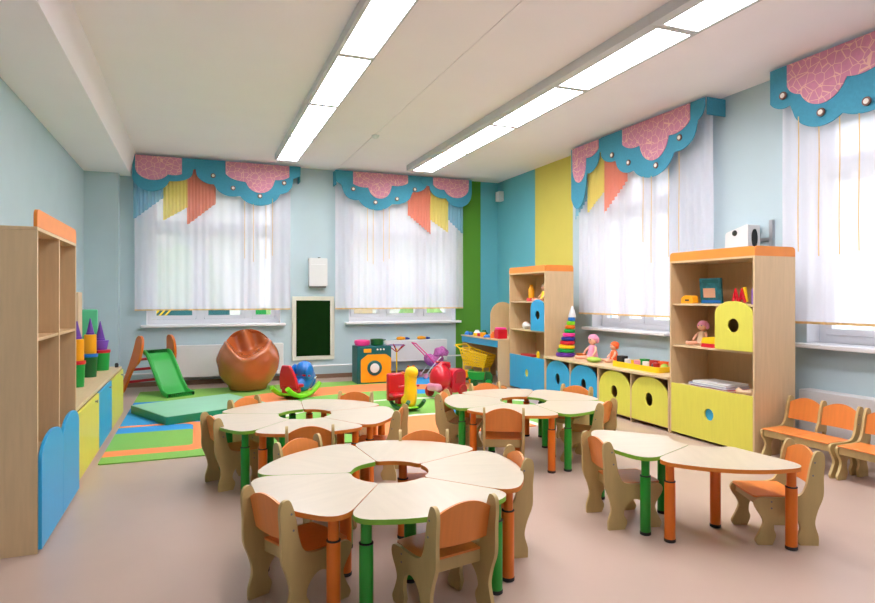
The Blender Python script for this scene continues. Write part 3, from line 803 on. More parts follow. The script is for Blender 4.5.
o=G().ell((.70,9.22,.012),(.43,.42,.44),110,0,bean).build('bag','leather',r,ang=180)
# ------------------------------------------------------------------ toy washing machine
r=thing('toy_washing_machine',(2.57,9.33,.012),'teal and yellow toy washing machine on the rug','toy')
x0,x1,ya,yb,z0,z1=2.30,2.845,9.16,9.50,.012,.585
G().box(x0,x1,ya,yb,z0,z1).build('cabinet','wteal',r,bevel=.006)
PXZ=lambda u,v,w:(u,w,v)
G().prism(fillet([(x0+.055,.03),(x1-.005,.03),(x1-.005,.40),(x1-.09,.46),(x0+.16,.46),(x0+.055,.38)],.02),ya-.010,ya-.0005,PXZ,holes=[circle(2.57,.25,.095)[::-1]]).build('front_panel','amber',r)
o=G().lathe([(.108,.0),(.116,.004),(.116,.015),(.094,.0158),(.082,.008),(.082,.0)],(2.57,ya-.026,.25),32,0,'y').build('porthole_ring','wteal',r)
G().lathe([(.081,.0),(.081,-.006),(.06,-.012),(.02,-.015)],(2.57,ya-.018,.25),28,0,'y').build('porthole_glass','glassw',o)
G().box(2.40,2.52,ya-.008,ya-.0005,.49,.55).build('soap_drawer','amber',r,bevel=.003)
for k in range(3): G().lathe([(.014,0),(.014,-.012)],(2.62+k*.05,ya-.0005,.535),12,0,'y').build('dial','ringw',r)
g=G().lathe([(.07,0),(.11,.01),(.125,.05),(.12,.085),(.10,.09),(.09,.06),(.02,.05)],(2.42,9.33,.586),20)
tag(g.build('toy_basin','pink',at=(2.42,9.33,.586)),'hot pink basin on the toy washing machine','basin')
r=thing('toy_pot',(2.66,9.33,.586),'dark green toy pot on the toy washing machine','pot')
G().lathe([(.08,0),(.10,.01),(.105,.09),(.11,.1),(.095,.1),(.09,.02),(.01,.015)],(2.66,9.33,.586),20).build('pot_body','dgreen',r)
G().tube([(2.76,9.33,.66),(2.80,9.33,.67),(2.80,9.36,.67),(2.765,9.36,.66)],.008,8).build('pot_handle','dgreen',r)

# ------------------------------------------------------------------ rocking toys
def chain(g,pts,mi=0,n=16):
    """smooth blobby body through (x,y,z,r) points"""
    P=[Vector(p[:3]) for p in pts];R=[p[3] for p in pts]; out=[];rr=[]
    for i in range(len(P)-1):
        p0,p1,p2,p3=P[max(i-1,0)],P[i],P[i+1],P[min(i+2,len(P)-1)]
        for s in range(5):
            t=s/5; out.append(.5*((2*p1)+(-p0+p2)*t+(2*p0-5*p1+4*p2-p3)*t*t+(-p0+3*p1-3*p2+p3)*t**3)); rr.append(R[i]*(1-t)+R[i+1]*t)
    out.append(P[-1]);rr.append(R[-1])
    a=(out[0]-out[1]).normalized();b=(out[-1]-out[-2]).normalized()
    out=[out[0]+a*rr[0]*.6]+out+[out[-1]+b*rr[-1]*.6]; rr=[rr[0]*.45]+rr+[rr[-1]*.45]
    return g.tube(out,rr,n,mi)
# elephant rocker
ex,ey=1.24,8.25
r=thing('elephant_rocker',(ex,ey,.012),'blue elephant rocking toy with red seat and lime rockers','rocking toy')
T4=Matrix.Translation((ex,ey,0))@Matrix.Rotation(radians(42),4,'Z')
def gt(): g=G(); g.T=T4; return g
for s_ in (-1,1):
    gt().tube([(.33*t,s_*.13,.045+.13*abs(t)**2.2) for t in [-1+2*i/12 for i in range(13)]],.032,12).build('rocker_runner','lime',r)
gt().box(-.20,.22,-.10,.10,.06,.085).build('foot_board','lime',r,bevel=.01)
g=gt(); chain(g,[(.02,0,.16,.075),(.12,0,.18,.115),(.18,0,.26,.13),(.18,0,.34,.115)])
g.ell((.17,0,.36),(.125,.115,.125),26)
chain(g,[(.27,0,.33,.065),(.325,0,.25,.055),(.33,0,.17,.048),(.27,0,.13,.04)])
g.build('elephant_body','blue',r,ang=60)
for s_ in (-1,1):
    gt().ell((.12,s_*.125,.34),(.085,.022,.10),18).build('ear','blue',r)
    gt().tube([(.25,s_*.06,.27),(.30,s_*.075,.24),(.335,s_*.075,.26)],[.018,.014,.005],8).build('tusk','white',r)
    gt().ell((.26,s_*.07,.40),(.014,.012,.02),10).build('eye','white',r)
n=10;vs=[];fs=[]
for i in range(n+1):
    t=i/n; z=.13+.33*t; w=.145*(1-.62*t**2.4); x=-.13-.07*t
    vs+=[(x-.025,-w,z),(x-.025,w,z),(x+.025,w,z),(x+.025,-w,z)]
for i in range(n):
    for j in range(4): k=(j+1)%4; fs.append((i*4+j,i*4+k,i*4+4+k,i*4+4+j))
fs+=[(3,2,1,0),(n*4,n*4+1,n*4+2,n*4+3)]
gt().add(vs,fs).build('seat_back','red',r,bevel=.012,ang=50)
gt().box(-.17,.02,-.12,.12,.155,.20).build('seat','red',r,bevel=.015)
gt().box(-.17,-.03,-.11,.11,.086,.15).build('seat_base','red',r,bevel=.015)
gt().tube([(.08,-.16,.30),(.08,.16,.30)],.012,8).build('handle','red',r)
# yellow animal rocker
gx,gy=2.32,6.90
r=thing('giraffe_rocker',(gx,gy,.012),'yellow long-necked animal rocking toy with red seat','rocking toy')
a=radians(-84); T4=Matrix.Translation((gx,gy,0))@Matrix.Rotation(a,4,'Z')
for s in (-1,1):
    gt().tube([(.30*t,s*.10,.034+.12*abs(t)**2.4) for t in [-1+2*i/10 for i in range(11)]],.024,10).build('rocker_runner','dgreen',r)
gt().box(-.17,.20,-.08,.08,.048,.07).build('foot_board','lime',r,bevel=.01)
g=gt(); chain(g,[(.02,0,.13,.07),(.10,0,.12,.085),(.14,0,.22,.078),(.14,0,.34,.068),(.15,0,.44,.078)])
g.ell((.17,0,.47),(.09,.078,.07),20); g.build('animal_body','yellow',r,ang=60)
for s in (-1,1):
    gt().tube([(.15,s*.03,.51),(.15,s*.035,.55)],[.012,.014],8).build('horn','orange_paint',r)
    gt().ell((.20,s*.055,.49),(.012,.008,.014),8).build('eye','black',r)
    gt().ell((.11,s*.085,.46),(.035,.02,.018),10).build('ear','orange_paint',r)
g=gt(); g.box(-.17,.02,-.16,.08,.15,.20); g.box(-.20,-.13,-.17,.09,.10,.43); g.build('seat','red',r,bevel=.02)
gt().box(-.14,-.04,-.08,.08,.071,.17).build('seat_base','red',r,bevel=.01)
gt().tube([(.10,-.13,.30),(.10,.13,.30)],.012,8).build('handle','red',r)
# red ride-on
cx,cy=3.12,7.60
r=thing('ride_on_car',(cx,cy,.012),'glossy red ride-on toy with pink bumper, left of the far round table','ride-on toy')
T4=Matrix.Translation((cx,cy,.012))@Matrix.Rotation(radians(28),4,'Z')
g=gt()
g.ell((-.10,0,.25),(.15,.15,.19),28); chain(g,[(-.14,0,.38,.055),(-.05,0,.43,.045),(.06,0,.40,.045)])
g.prism(fillet([(-.02,.06),(.26,.06),(.27,.32),(.20,.37),(.04,.36),(-.02,.30)],.05),-.14,.14,lambda u,v,w:(u,w,v))
g.build('body','red',r,bevel=.012,ang=50)
gt().prism(fillet([(.03,.18),(.23,.18),(.23,.33),(.07,.33)],.03),-.150,-.1405,lambda u,v,w:(u,w,v)).build('side_panel','redcard',r)
gt().box(-.28,-.16,-.10,.10,.10,.20).build('pink_bumper','lpink',r,bevel=.03)
for x in (-.14,.18):
    for s in (-1,1): gt().lathe([(.03,-.02),(.075,-.02),(.08,0),(.075,.02),(.03,.02)],(x,s*.155,.08),20,0,'y').build('wheel','redcard',r)
gt().tube([(-.05,-.12,.46),(-.05,.12,.46)],.014,8).build('handlebar','redcard',r)

# ------------------------------------------------------------------ toy pushchair, drying rack, radiator toys
r=thing('toy_pushchair',(3.62,9.5,.012),'toy doll pushchair in mauve patterned fabric with pink handle','toy pushchair')
px,py=3.60,9.50
for s in (-1,1):
    G().tube([(px-.26,py+s*.10,.59),(px-.08,py+s*.10,.42),(px+.10,py+s*.10,.22),(px+.22,py+s*.11,.05)],.009,8).build('frame_tube','pink',r)
    G().tube([(px+.18,py+s*.11,.36),(px+.02,py+s*.11,.20),(px-.10,py+s*.12,.05)],.009,8).build('frame_tube','offwhite',r)
    for x in (px-.10,px+.22): G().lathe([(.01,-.012),(.038,-.012),(.042,0),(.038,.012),(.01,.012)],(x,py+s*.135,.054),16,0,'y').build('wheel','lpink',r)
G().tube([(px-.26,py-.10,.59),(px-.26,py+.10,.59)],.011,8).build('handle','pink',r)
g=G(); chain(g,[(px-.02,py,.34,.085),(px+.08,py,.28,.10),(px+.20,py,.32,.09)]); g.build('fabric_seat','mauve',r,ang=60)
g=G().ell((px+.22,py,.40),(.13,.115,.12),22,0,lambda p,q:Vector((q.x,q.y,max(q.z,-.03)))*(1+.08*sin(6*atan2(p.z,p.x)))); g.build('hood','mauve',r)
r=thing('toy_drying_rack',(3.08,9.62,.012),'small red toy umbrella rack on a yellow pole','toy rack')
G().tube([(3.08,9.62,.02),(3.08,9.62,.50)],.012,8).build('pole','yellow',r)
G().lathe([(.09,.0),(.085,.012),(.02,.02)],(3.08,9.62,.0115),18).build('base','yellow',r)
for k in range(5):
    a_=k*2*pi/5+.4; G().tube([(3.08,9.62,.44),(3.08+.15*cos(a_),9.62+.15*sin(a_),.56)],.008,8).build('arm','redcard',r)
G().tube([(3.08+.14*cos(k*2*pi/15),9.62+.14*sin(k*2*pi/15),.555) for k in range(16)],.005,6).build('ring','purple',r)
r=thing('toy_basket',(3.33,9.55,.012),'small toy cradle with a bundle of toys, by the pushchair','toy')
G().lathe([(.09,.012),(.11,.02),(.13,.14),(.12,.14),(.10,.03),(.01,.03)],(3.32,9.55,0),18).build('basket_shell','navy',r)
G().ell((3.30,9.55,.15),(.06,.05,.045),14).build('toy_bundle','lpink',r)
for lab,x in (('yellow toy with blue nozzle on the radiator, the left one',3.31),('yellow toy with blue nozzle on the radiator, the right one',3.69)):
    r=thing('toy_squirter',(x,10.045,.601),lab,'toy','yellow toys on the radiator')
    g=G(); chain(g,[(x-.08,10.045,.635,.026),(x-.02,10.045,.638,.032),(x+.05,10.045,.634,.022)]); g.build('toy_body','amber',r,ang=60)
    G().tube([(x+.06,10.045,.634),(x+.10,10.045,.632),(x+.14,10.045,.628)],[.02,.022,.012],10).build('nozzle','navy',r)

# ------------------------------------------------------------------ shopping cart and trucks
r=thing('toy_shopping_cart',(4.20,8.88,.012),'yellow plastic toy shopping cart before the play counter','toy cart')
C0=(4.20,8.88)
T4=Matrix.Translation((C0[0],C0[1],0))@Matrix.Rotation(radians(-62),4,'Z')
def lattice(g,P00,P10,P11,P01,nu,nv,w=.02,t=.006):
    P=[Vector(p) for p in (P00,P10,P11,P01)]
    def pt(u,v): return P[0]*(1-u)*(1-v)+P[1]*u*(1-v)+P[2]*u*v+P[3]*(1-u)*v
    for i in range(nu+1): g.tube([pt(i/nu,0),pt(i/nu,1)],w/2,6)
    for j in range(nv+1): g.tube([pt(0,j/nv),pt(1,j/nv)],w/2+.001,6)
g=gt()
b=[(-.18,-.11,.26),(.20,-.09,.24),(.20,.09,.24),(-.18,.11,.26)]; tp=[(-.24,-.15,.52),(.27,-.12,.42),(.27,.12,.42),(-.24,.15,.52)]
for i in range(4):
    k=(i+1)%4; lattice(g,b[i],b[k],tp[k],tp[i],10 if i%2==0 else 5,5)
lattice(g,b[0],b[1],b[2],b[3],6,3)
g.build('basket','yellow',r)
for s in (-1,1):
    gt().tube([(-.24,s*.15,.52),(-.33,s*.15,.57)],.011,8).build('handle_arm','yellow',r)
    gt().tube([(-.18,s*.11,.26),(-.20,s*.12,.07)],.011,8).build('cart_leg','yellow',r); gt().tube([(.18,s*.09,.24),(.16,s*.10,.07)],.011,8).build('cart_leg','yellow',r)
gt().tube([(-.33,-.15,.57),(-.33,.15,.57)],.014,8).build('handle','yellow',r)
for x in (-.20,.16):
    for s in (-1,1): gt().lathe([(.01,-.012),(.04,-.012),(.044,0),(.04,.012),(.01,.012)],(x,s*.12,.056),16,0,'y').build('wheel','lime',r)
def truck(x,y,rot,label,body,load):
    global T4
    T4=Matrix.Translation((x,y,0))@Matrix.Rotation(radians(rot),4,'Z')@Matrix.Scale(1.22,4)
    r=thing('toy_truck',(x,y,.012),label,'toy truck','green toy trucks by the cart')
    gt().box(-.13,.14,-.055,.055,.055,.085).build('chassis',body,r,bevel=.005)
    gt().prism(fillet([(.05,.085),(.14,.085),(.14,.14),(.11,.19),(.05,.19)],.015),-.05,.05,lambda u,v,w:(u,w,v)).build('cab',body,r,bevel=.005)
    gt().prism(fillet([(-.14,.10),(.035,.09),(.045,.18),(-.17,.19)],.01),-.06,.06,lambda u,v,w:(u,w,v)).build('dump_bed',load,r,bevel=.004)
    for a in (-.08,.09):
        for s in (-1,1): gt().lathe([(.012,-.014),(.04,-.014),(.044,-.008),(.044,.008),(.04,.014),(.012,.014)],(a,s*.07,.056),16,0,'y').build('wheel',load if a>0 else body,r)
truck(3.86,8.62,-20,'green toy truck with yellow bed, left of the pair by the cart','dgreen','amber')
truck(3.98,8.28,-25,'green toy truck beside the play counter end panel','dgreen','gplastic')
tag(G().prism(fillet([(3.62,7.92),(4.14,7.75),(4.20,7.95),(3.70,8.12)],.03),.012,.05,XY).build('toy_tray','orange_edge',at=(3.95,7.75,.012),bevel=.006),'flat orange toy tray on the rug before the toy trucks','tray')

# ------------------------------------------------------------------ towers of buckets on left cupboard
def tower(x,y,label,base_m,lid_m,mid_m,s=1.0):
    r=thing('stacking_tower',(x,y,.55),label,'stacking toy','bucket towers on the left cupboard')
    z=.551
    G().lathe([(.065*s,0),(.075*s,.19),(.078*s,.20)],(x,y,z),20).build('bucket',base_m,r)
    G().lathe([(.080*s,0),(.082*s,.005),(.082*s,.03),(.05*s,.034)],(x,y,z+.2005),20).build('lid',lid_m,r)
    G().lathe([(.062*s,0),(.066*s,.01),(.066*s,.185),(.055*s,.19)],(x,y,z+.235),20).build('cylinder',mid_m,r)
    G().lathe([(.045*s,0),(.045*s,.02),(.04*s,.022),(.004,.16)],(x,y,z+.4255),20).build('cone','purple',r)
tower(-.985,6.22,'tower of green bucket, red lid, orange cylinder and purple cone, nearest on the left cupboard','gplastic','red','amber',.85)
tower(-.985,6.95,'tower with blue lid, middle one on the left cupboard','dgreen','blue','amber',.85)
x,y=-.965,7.55
r=thing('stacking_tower',(x,y,.55),'green bucket with red lid, purple pot and purple cone, farthest on the left cupboard','stacking toy','bucket towers on the left cupboard')
G().lathe([(.075,0),(.085,.18),(.088,.19)],(x,y,.551),20).build('bucket','gplastic',r)
G().lathe([(.09,0),(.092,.006),(.092,.03),(.06,.034)],(x,y,.7415),20).build('lid','red',r)
G().lathe([(.055,0),(.075,.09),(.078,.10),(.06,.10)],(x,y,.776),20).build('pot','violet',r)
G().lathe([(.05,0),(.05,.02),(.045,.022),(.004,.21)],(x-.01,y,.8765),20).build('cone','purple',r)
tag(G().lathe([(.018,0),(.02,.03),(.012,.05)],(-.84,7.78,.551),12).build('toy_peg','black',at=(-.84,7.78,.551)),'tiny dark peg near the far end of the left cupboard','peg')
T4=Matrix.Translation((-1.17,7.72,.551))@Matrix.Rotation(radians(22),4,'Z')
tag(gt().box(-.10,.13,-.10,.10,0,.66).build('foam_block','foamgreen',at=(-1.17,7.72,.551),bevel=.012),'upright soft green foam block behind the bucket towers','foam block')
tag(G().box(-1.29,-1.10,7.05,7.25,.551,1.40).build('wooden_box','card',at=(-1.21,7.35,.551),bevel=.01),'tall beige box standing left of the green foam block','box')

# ------------------------------------------------------------------ stacking pyramid, dolls and food tray on the worktop
TZ=.557
r=thing('ring_pyramid',(4.58,6.94,TZ),'tall rainbow stacking ring pyramid with white cone top','ring pyramid')
cols=['purple','gplastic','yellow','red','navy','pink','gplastic','orange_paint','lime','blue']; z=TZ
for i,cm in enumerate(cols):
    rad=.125-.0085*i; h=.052 if i else .055
    o=G().lathe([(rad*.8,0),(rad*.97,.008),(rad,.02),(rad,h-.02),(rad*.97,h-.008),(rad*.8,h-.0005)],(4.58+.16*(z-TZ),6.94-.07*(z-TZ),z),28).build('ring',cm,r); z+=h
    o['label']='%s ring'%cm.replace('_paint','').replace('gplastic','green')
G().lathe([(.05,0),(.05,.02),(.03,.09),(.010,.15)],(4.58+.16*(z-TZ),6.94-.07*(z-TZ),z),24).build('cone_top','offwhite',r)
def doll(x,y,z,rot,h,label,dress,hair,skin='skin'):
    """sitting doll facing -x rotated"""
    global T4
    T4=Matrix.Translation((x,y,z))@Matrix.Rotation(radians(rot),4,'Z')@Matrix.Scale(h/.34,4)
    r=thing('doll',(x,y,z),label,'doll')
    g=gt(); chain(g,[(0,0,.05,.05),(0,0,.12,.045),(0,0,.18,.028)]); g.ell((0,0,.255),(.058,.058,.062),20)
    for s in (-1,1):
        chain(g,[(.02,s*.035,.035,.026),(.10,s*.07,.03,.024),(.17,s*.10,.03,.022)]); g.ell((.185,s*.105,.036),(.02,.018,.028),10)
        chain(g,[(0,s*.05,.165,.018),(.03,s*.085,.12,.016),(.06,s*.09,.085,.015)]); g.ell((.07,s*.09,.075),(.016,.013,.016),8)
        g.ell((0,s*.058,.25),(.012,.008,.016),8)
    g.ell((.058,0,.25),(.010,.010,.010),8)
    g.build('doll_body',skin,r,ang=70)
    g=gt(); g.lathe([(.078,.03),(.07,.06),(.056,.12),(.050,.17),(.034,.19)],(0,0,0),18); g.build('dress',dress,r)
    g=gt(); g.ell((-.012,0,.278),(.066,.066,.055),20,0,lambda p,q:q*(1+.12*noise.noise(p*5)))
    for s in (-1,1): g.ell((-.02,s*.06,.26),(.03,.03,.045),12,0,lambda p,q:q*(1+.1*noise.noise(p*5)))
    g.build('hair',hair,r)
    g=gt()
    for s in (-1,1): g.ell((.055,s*.022,.268),(.006,.008,.008),8)
    g.build('eye','navy',r)
    g=gt(); g.ell((.056,0,.232),(.004,.012,.004),8); g.build('mouth','redcard',r)
    return r
doll(4.66,6.45,TZ,188,.33,'doll with curly pink hair and pink dress sitting on the worktop','lpink','lpink')
doll(4.72,6.10,TZ,165,.26,'doll in a bright orange suit sitting on the worktop','odress','odress')
tag(G().ell((4.50,6.20,TZ+.032),(.085,.10,.032),20,0).build('toy_dish','limedoll',at=(4.50,6.20,TZ)),'round lime green toy dish in front of the orange doll','dish')
tag(G().lathe([(.05,0),(.065,.02),(.07,.045),(.06,.05)],(4.72,6.78,TZ),18).build('toy_bowl','orange_paint',at=(4.72,6.78,TZ)),'small orange bowl between the ring pyramid and the pink doll','bowl')
r=thing('toy_food_tray',(4.66,5.38,TZ),'yellow tray filled with toy food on the worktop','tray')
P=fillet([(4.45,5.04),(4.84,5.08),(4.84,5.80),(4.45,5.80)],.04)
g=G().prism(P,TZ,TZ+.008,XY); Pi=fillet([(4.465,5.055),(4.825,5.095),(4.825,5.785),(4.465,5.785)],.035)
g.prism(P,TZ+.008,TZ+.06,XY,holes=[Pi[::-1]]); g.build('tray_shell','yellow',r)
fc=['redcard','limedoll','card','white','bookart','odress','lpink','wteal','redcard','offwhite','amber','gplastic']
items=[]
for i in range(12):
    fx=4.53+.12*(i%3)*1.0; fy=5.155+.15*(i//3)+.01*(i%2); 
    kind=i%3
    if i in (10,): continue
    if kind==0: g=G().cyl((fx,fy,TZ+.0085),.035,.085,16); nm='toy_tin'
    elif kind==1: g=G().ell((fx,fy,TZ+.0085+.036),(.042,.042,.036),14); nm='toy_fruit'
    else: g=G().box(fx-.035,fx+.035,fy-.045,fy+.045,TZ+.0085,TZ+.085); nm='toy_carton'
    cn={'redcard':'dark red','limedoll':'lime','card':'beige','white':'white','bookart':'teal','odress':'orange','lpink':'pink','wteal':'dark teal','offwhite':'off-white','amber':'amber','gplastic':'green'}[fc[i]]
    row=['nearest','second','third','farthest'][i//3]; colp=['front','middle','back'][i%3]
    tag(g.build(nm,fc[i],at=(fx,fy,TZ+.0085)),'%s %s in the yellow food tray, %s row, %s place'%(cn,nm.replace('_',' '),row,colp),'toy food','toy food in the yellow tray')
tag(G().box(4.50,4.58,5.67,5.77,TZ+.0085,TZ+.12).build('black_box','black',at=(4.54,5.62,TZ+.0085),bevel=.003),'small black box at the far end of the yellow food tray','box')

# ------------------------------------------------------------------ things on tall shelf near (cabA)
S3,S2,S1=1.2865,.8805,.4885
r=thing('picture_book',(4.62,4.50,S3),'teal picture book standing on the upper shelf of the yellow-green unit','book')
T4=Matrix.Translation((4.60,4.47,S3))@Matrix.Rotation(radians(8),4,'Z')@Matrix.Rotation(radians(-6),4,'Y')
gt().box(-.012,.012,-.115,.115,.002,.245).build('cover','bookart',r,bevel=.002)
gt().box(-.0125,-.0121,-.09,.09,.20,.232).build('title_band','wteal',r)
g=gt().box(-.0130,-.0122,-.05,.08,.06,.15); g.build('picture','skin',r)
gt().box(-.0130,-.0122,-.10,.10,.01,.035).build('picture_strip','blue',r)
r=thing('toy_camera',(4.50,4.66,S3),'small yellow toy on the upper shelf beside the book','toy')
G().prism(fillet([(4.56,0),(4.72,0),(4.71,.055),(4.66,.08),(4.57,.075)],.015),4.45,4.52,lambda u,v,w:(w,u,S3+v+.0005)).build('toy_body','amber',r,bevel=.006)
G().box(4.446,4.4495,4.61,4.66,S3+.025,S3+.04).build('toy_slot','black',r)
r=thing('toy_letters',(4.5,3.98,S3),'red and yellow upright toy figures on the upper shelf','toy')
g=G()
for y in (4.06,3.99): g.tube([(4.45,y+.03,S3+.015),(4.45,y,S3+.13),(4.45,y-.03,S3+.015)],.014,8)
g.tube([(4.45,4.08,S3+.05),(4.45,3.96,S3+.05)],.01,8); g.build('red_figure','red',r)
G().tube([(4.47,3.96,S3+.02),(4.47,3.98,S3+.15)],.014,8).build('yellow_rod','yellow',r)
tag(G().lathe([(.03,0),(.032,.12),(.015,.16),(.018,.2),(.005,.21)],(4.47,3.87,S3+.0005),14).build('toy_bottle','violet',at=(4.47,3.87,S3)),'violet toy bottle at the right end of the upper shelf','bottle')
doll(4.58,4.57,S2+.0005,190,.245,'pale doll with pink hat sitting on the middle shelf','card','lpink')
r=thing('toy_iron',(4.47,4.33,S2),'yellow and red toy lying on the middle shelf','toy')
G().prism(fillet([(4.24,0),(4.43,0),(4.42,.035),(4.25,.035)],.008),4.42,4.53,lambda u,v,w:(w,u,S2+v+.0005)).build('red_base','red',r,bevel=.004)
G().prism(fillet([(4.23,.036),(4.44,.036),(4.42,.09),(4.30,.10),(4.23,.08)],.01),4.43,4.52,lambda u,v,w:(w,u,S2+v+.0005)).build('yellow_top','yellow',r,bevel=.004)
for i,(cm,nm,w,y,zt) in enumerate((('redcard','red',.44,4.33,.0),('greybook','grey blue',.46,4.36,.022),('offwhite','white',.40,4.34,.044))):
    r=thing('board_book',(4.56,y,S1+zt),'flat %s book in the pile behind the yellow drawer front'%nm,'book','pile of books behind the drawer front')
    G().box(4.42,4.70,y-w/2,y+w/2,S1+.0005+zt+.0,S1+zt+.004).build('cover',cm,r); G().box(4.425,4.695,y-w/2+.004,y+w/2-.004,S1+zt+.004,S1+zt+.018).build('pages','white',r); G().box(4.42,4.70,y-w/2,y+w/2,S1+zt+.018,S1+zt+.0218).build('cover',cm,r)
r=thing('toy_bone',(4.45,3.96,S1),'small cream toy with rounded ends beside the pile of books','toy')
g=G(); chain(g,[(4.45,4.03,S1+.035,.03),(4.45,3.98,S1+.03,.016),(4.45,3.90,S1+.035,.03)]); g.build('toy_body','card',r,ang=70)
# shelf B
r=thing('toy_mixer',(4.52,7.75,S3),'yellow and red toy on the upper shelf of the far blue unit','toy')
G().box(4.46,4.56,7.66,7.76,S3+.0005,S3+.05).build('base','red',r,bevel=.006); G().lathe([(.04,0),(.045,.12),(.02,.17),(.03,.19)],(4.51,7.71,S3+.0505),14).build('jar','amber',r)
doll(4.55,7.42,S3+.0005,175,.26,'little doll with yellow dress on the upper shelf of the far blue unit','yellow','card')
tag(G().ell((4.50,7.82,S2+.05),(.06,.10,.05),16,0,lambda p,q:Vector((q.x,q.y,q.z*(1.2 if p.y>0 else .7)))).build('toy_shoe','offwhite',at=(4.5,7.82,S2)),'white toy shoe on the middle shelf of the far blue unit','toy shoe')
tag(G().lathe([(.02,0),(.025,.06),(.01,.10)],(4.45,7.42,S1+.0005),12).build('skittle','yellow',at=(4.45,7.42,S1)),'yellow skittle behind the blue drawer front','skittle')
tag(G().box(4.44,4.56,7.60,7.90,S1+.0005,S1+.03).build('board_book','redcard',at=(4.5,7.75,S1)),'thin dark red book behind the blue drawer front','book')
# play counter toys
Z=.7155
cc=[('blue',4.26,9.40,.045,.06),('blue',4.27,9.28,.04,.05),('white',4.32,9.14,.06,.09),('yellow',4.25,9.03,.045,.05),('dgreen',4.42,9.08,.06,.09),('red',4.26,8.90,.05,.05),('card',4.45,8.66,.06,.10),('amber',4.25,8.77,.05,.07),('blue',4.25,8.62,.06,.045),('white',4.40,8.52,.05,.12),('orange_paint',4.28,8.46,.05,.10)]
names={'blue':'blue','white':'white','yellow':'yellow','dgreen':'dark green','red':'red','card':'beige','amber':'amber','orange_paint':'orange'}
for i,(cm,x,y,rr,h) in enumerate(cc):
    g=G().lathe([(rr*.75,0),(rr,h*.3),(rr,h*.8),(rr*.9,h)] if i%2 else [(rr,0),(rr,h*.5),(rr*.6,h*.8),(rr*.5,h)],(x,y,Z),16)
    nm='toy_cup' if i%2 else 'toy_jar'
    tag(g.build(nm,cm,at=(x,y,Z)),'%s %s on the play counter, the %s from its far end'%(names[cm],nm.replace('_',' '),['first','second','third','fourth','fifth','sixth','seventh','eighth','ninth','tenth','last'][i]),nm.replace('_',' '),'toy dishes on the play counter')
r=thing('toy_till',(4.32,8.30,Z),'pink and red toy till at the near end of the play counter','toy')
G().box(4.24,4.40,8.23,8.37,Z,Z+.14).build('till_body','red',r,bevel=.012); G().box(4.25,4.39,8.24,8.36,Z+.1405,Z+.17).build('till_top','pink',r,bevel=.01)
tag(G().ell((4.56,8.36,Z+.11),(.07,.07,.11),16).build('toy_helmet','grey',at=(4.56,8.36,Z)),'dark grey rounded toy behind the pink till','toy')

# ------------------------------------------------------------------ outside
struct(G().box(-30,45,10.8,60,-1.2,-1.0).box(5.9,60,-30,10.8,-1.2,-1.0).build('ground_outside','grassm'))
def block(name,label,x0,x1,y0,y1,h,face):
    r=thing(name,((x0+x1)/2,(y0+y1)/2,-1),label,'building')
    G().box(x0,x1,y0,y1,-1,h).build('facade','concrete',r)
    z=.6
    while z<h-1.5:
        if face=='y':
            x=x0+1
            while x<x1-1.5: G().box(x,x+1.3,y0-.05,y0-.002,z,z+1.5).build('building_window','winblock',r); x+=3
        else:
            y=y0+1
            while y<y1-1.5: G().box(x0-.05,x0-.002,y,y+1.3,z,z+1.5).build('building_window','winblock',r); y+=3
        z+=3
block('apartment_building','pale apartment block seen faintly through the back curtains',-8,3.2,34,44,11,'y')
block('apartment_building','pale building behind the curtain by the green stripe',9,22,36,44,8,'y')
def fence(label,x0,x1,y,z1,cm,lat):
    r=thing('playground_fence',((x0+x1)/2,y,-1),label,'fence')
    G().box(x0,x1,y,y+.05,-1,z1).build('fence_panel',cm,r)
    if lat:
        g=G()
        for i in range(9):
            g.tube([(x0-1.0+i*.12,y-.03,z1-.45),(x0-.6+i*.12,y-.03,z1)],.02,6)
        g.build('lattice','yellow',r)
fence('teal playground panel with yellow lattice outside the left window',-.85,.75,15.5,1.12,'wteal',True)
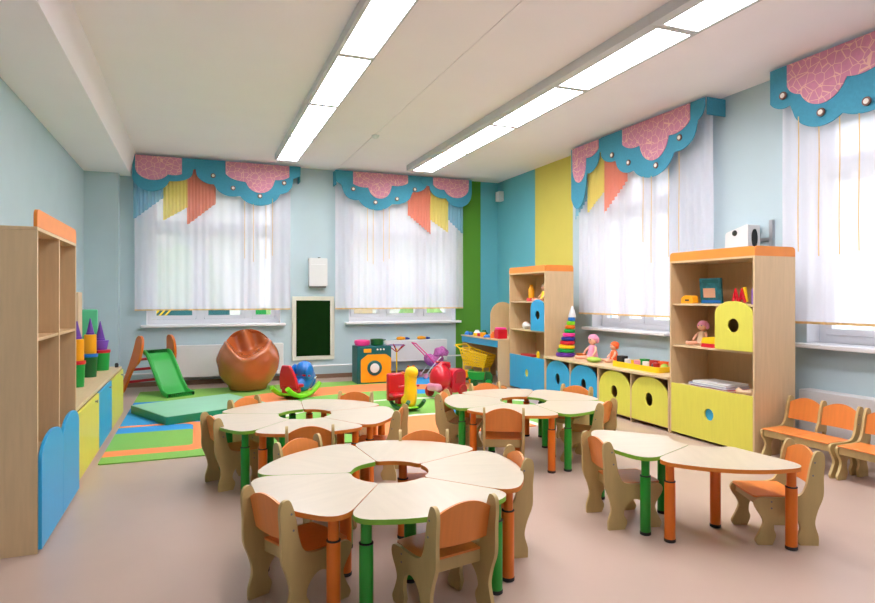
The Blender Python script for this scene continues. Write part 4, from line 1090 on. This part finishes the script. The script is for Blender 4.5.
fence('teal playground panel outside, right of the first',1.1,1.6,15.5,1.10,'gplastic',False)
fence('red playground board outside the left window',2.25,2.5,15.5,1.12,'odress',False)
fence('beige wall outside the window by the green stripe',3.4,4.3,15.5,1.15,'card',False)
for i,(x,y,s) in enumerate([(2.8,17,1.5),(6.2,17,1.2),(-.6,20,2.0)]):
    r=thing('garden_bush',(x,y,-1),['pale green bush outside between the two back windows','pale bush outside the window by the green stripe','tall pale bush outside the left window'][i],'bush')
    G().ell((x,y,-1+s*.95),(s*.7,s*.7,s*.95),28,0,lambda p,q:q*(1+.25*noise.noise(p*3))).build('foliage','leaves',r); G().cyl((x,y,-1),.08,1,8).build('stem','skirt',r)

# ------------------------------------------------------------------ world, camera, view
w=bpy.data.worlds.new('sky'); SC.world=w; w.use_nodes=True; nt=w.node_tree; bg=nt.nodes['Background']
tc=nt.nodes.new('ShaderNodeTexCoord'); sx=nt.nodes.new('ShaderNodeSeparateXYZ'); cr=nt.nodes.new('ShaderNodeValToRGB')
nt.links.new(tc.outputs['Generated'],sx.inputs[0]); nt.links.new(sx.outputs['Z'],cr.inputs['Fac']); nt.links.new(cr.outputs['Color'],bg.inputs['Color'])
cr.color_ramp.elements[0].color=(.93,.95,1,1); cr.color_ramp.elements[1].color=(.72,.82,1,1); cr.color_ramp.elements[1].position=.9
bg.inputs['Strength'].default_value=1.35
cam=bpy.data.cameras.new('camera'); co=bpy.data.objects.new('camera',cam); COL.objects.link(co); SC.camera=co
f=610.; yaw=math.atan(241.3/f)
cam.sensor_width=36; cam.lens=f/875*36; cam.shift_y=(297-301.5)/875*-1*-1
co.location=(0,0,1.35); co.rotation_euler=(pi/2,0,-yaw)
cam.clip_end=200
SC.view_settings.view_transform='Standard'; SC.view_settings.look='None'; SC.view_settings.gamma=1; SC.view_settings.use_curve_mapping=False
SC.view_settings.exposure=0.92
SC.cycles.use_denoising=True
SC.cycles.max_bounces=8; SC.cycles.diffuse_bounces=5; SC.cycles.transparent_max_bounces=16
SC.cycles.sample_clamp_indirect=6
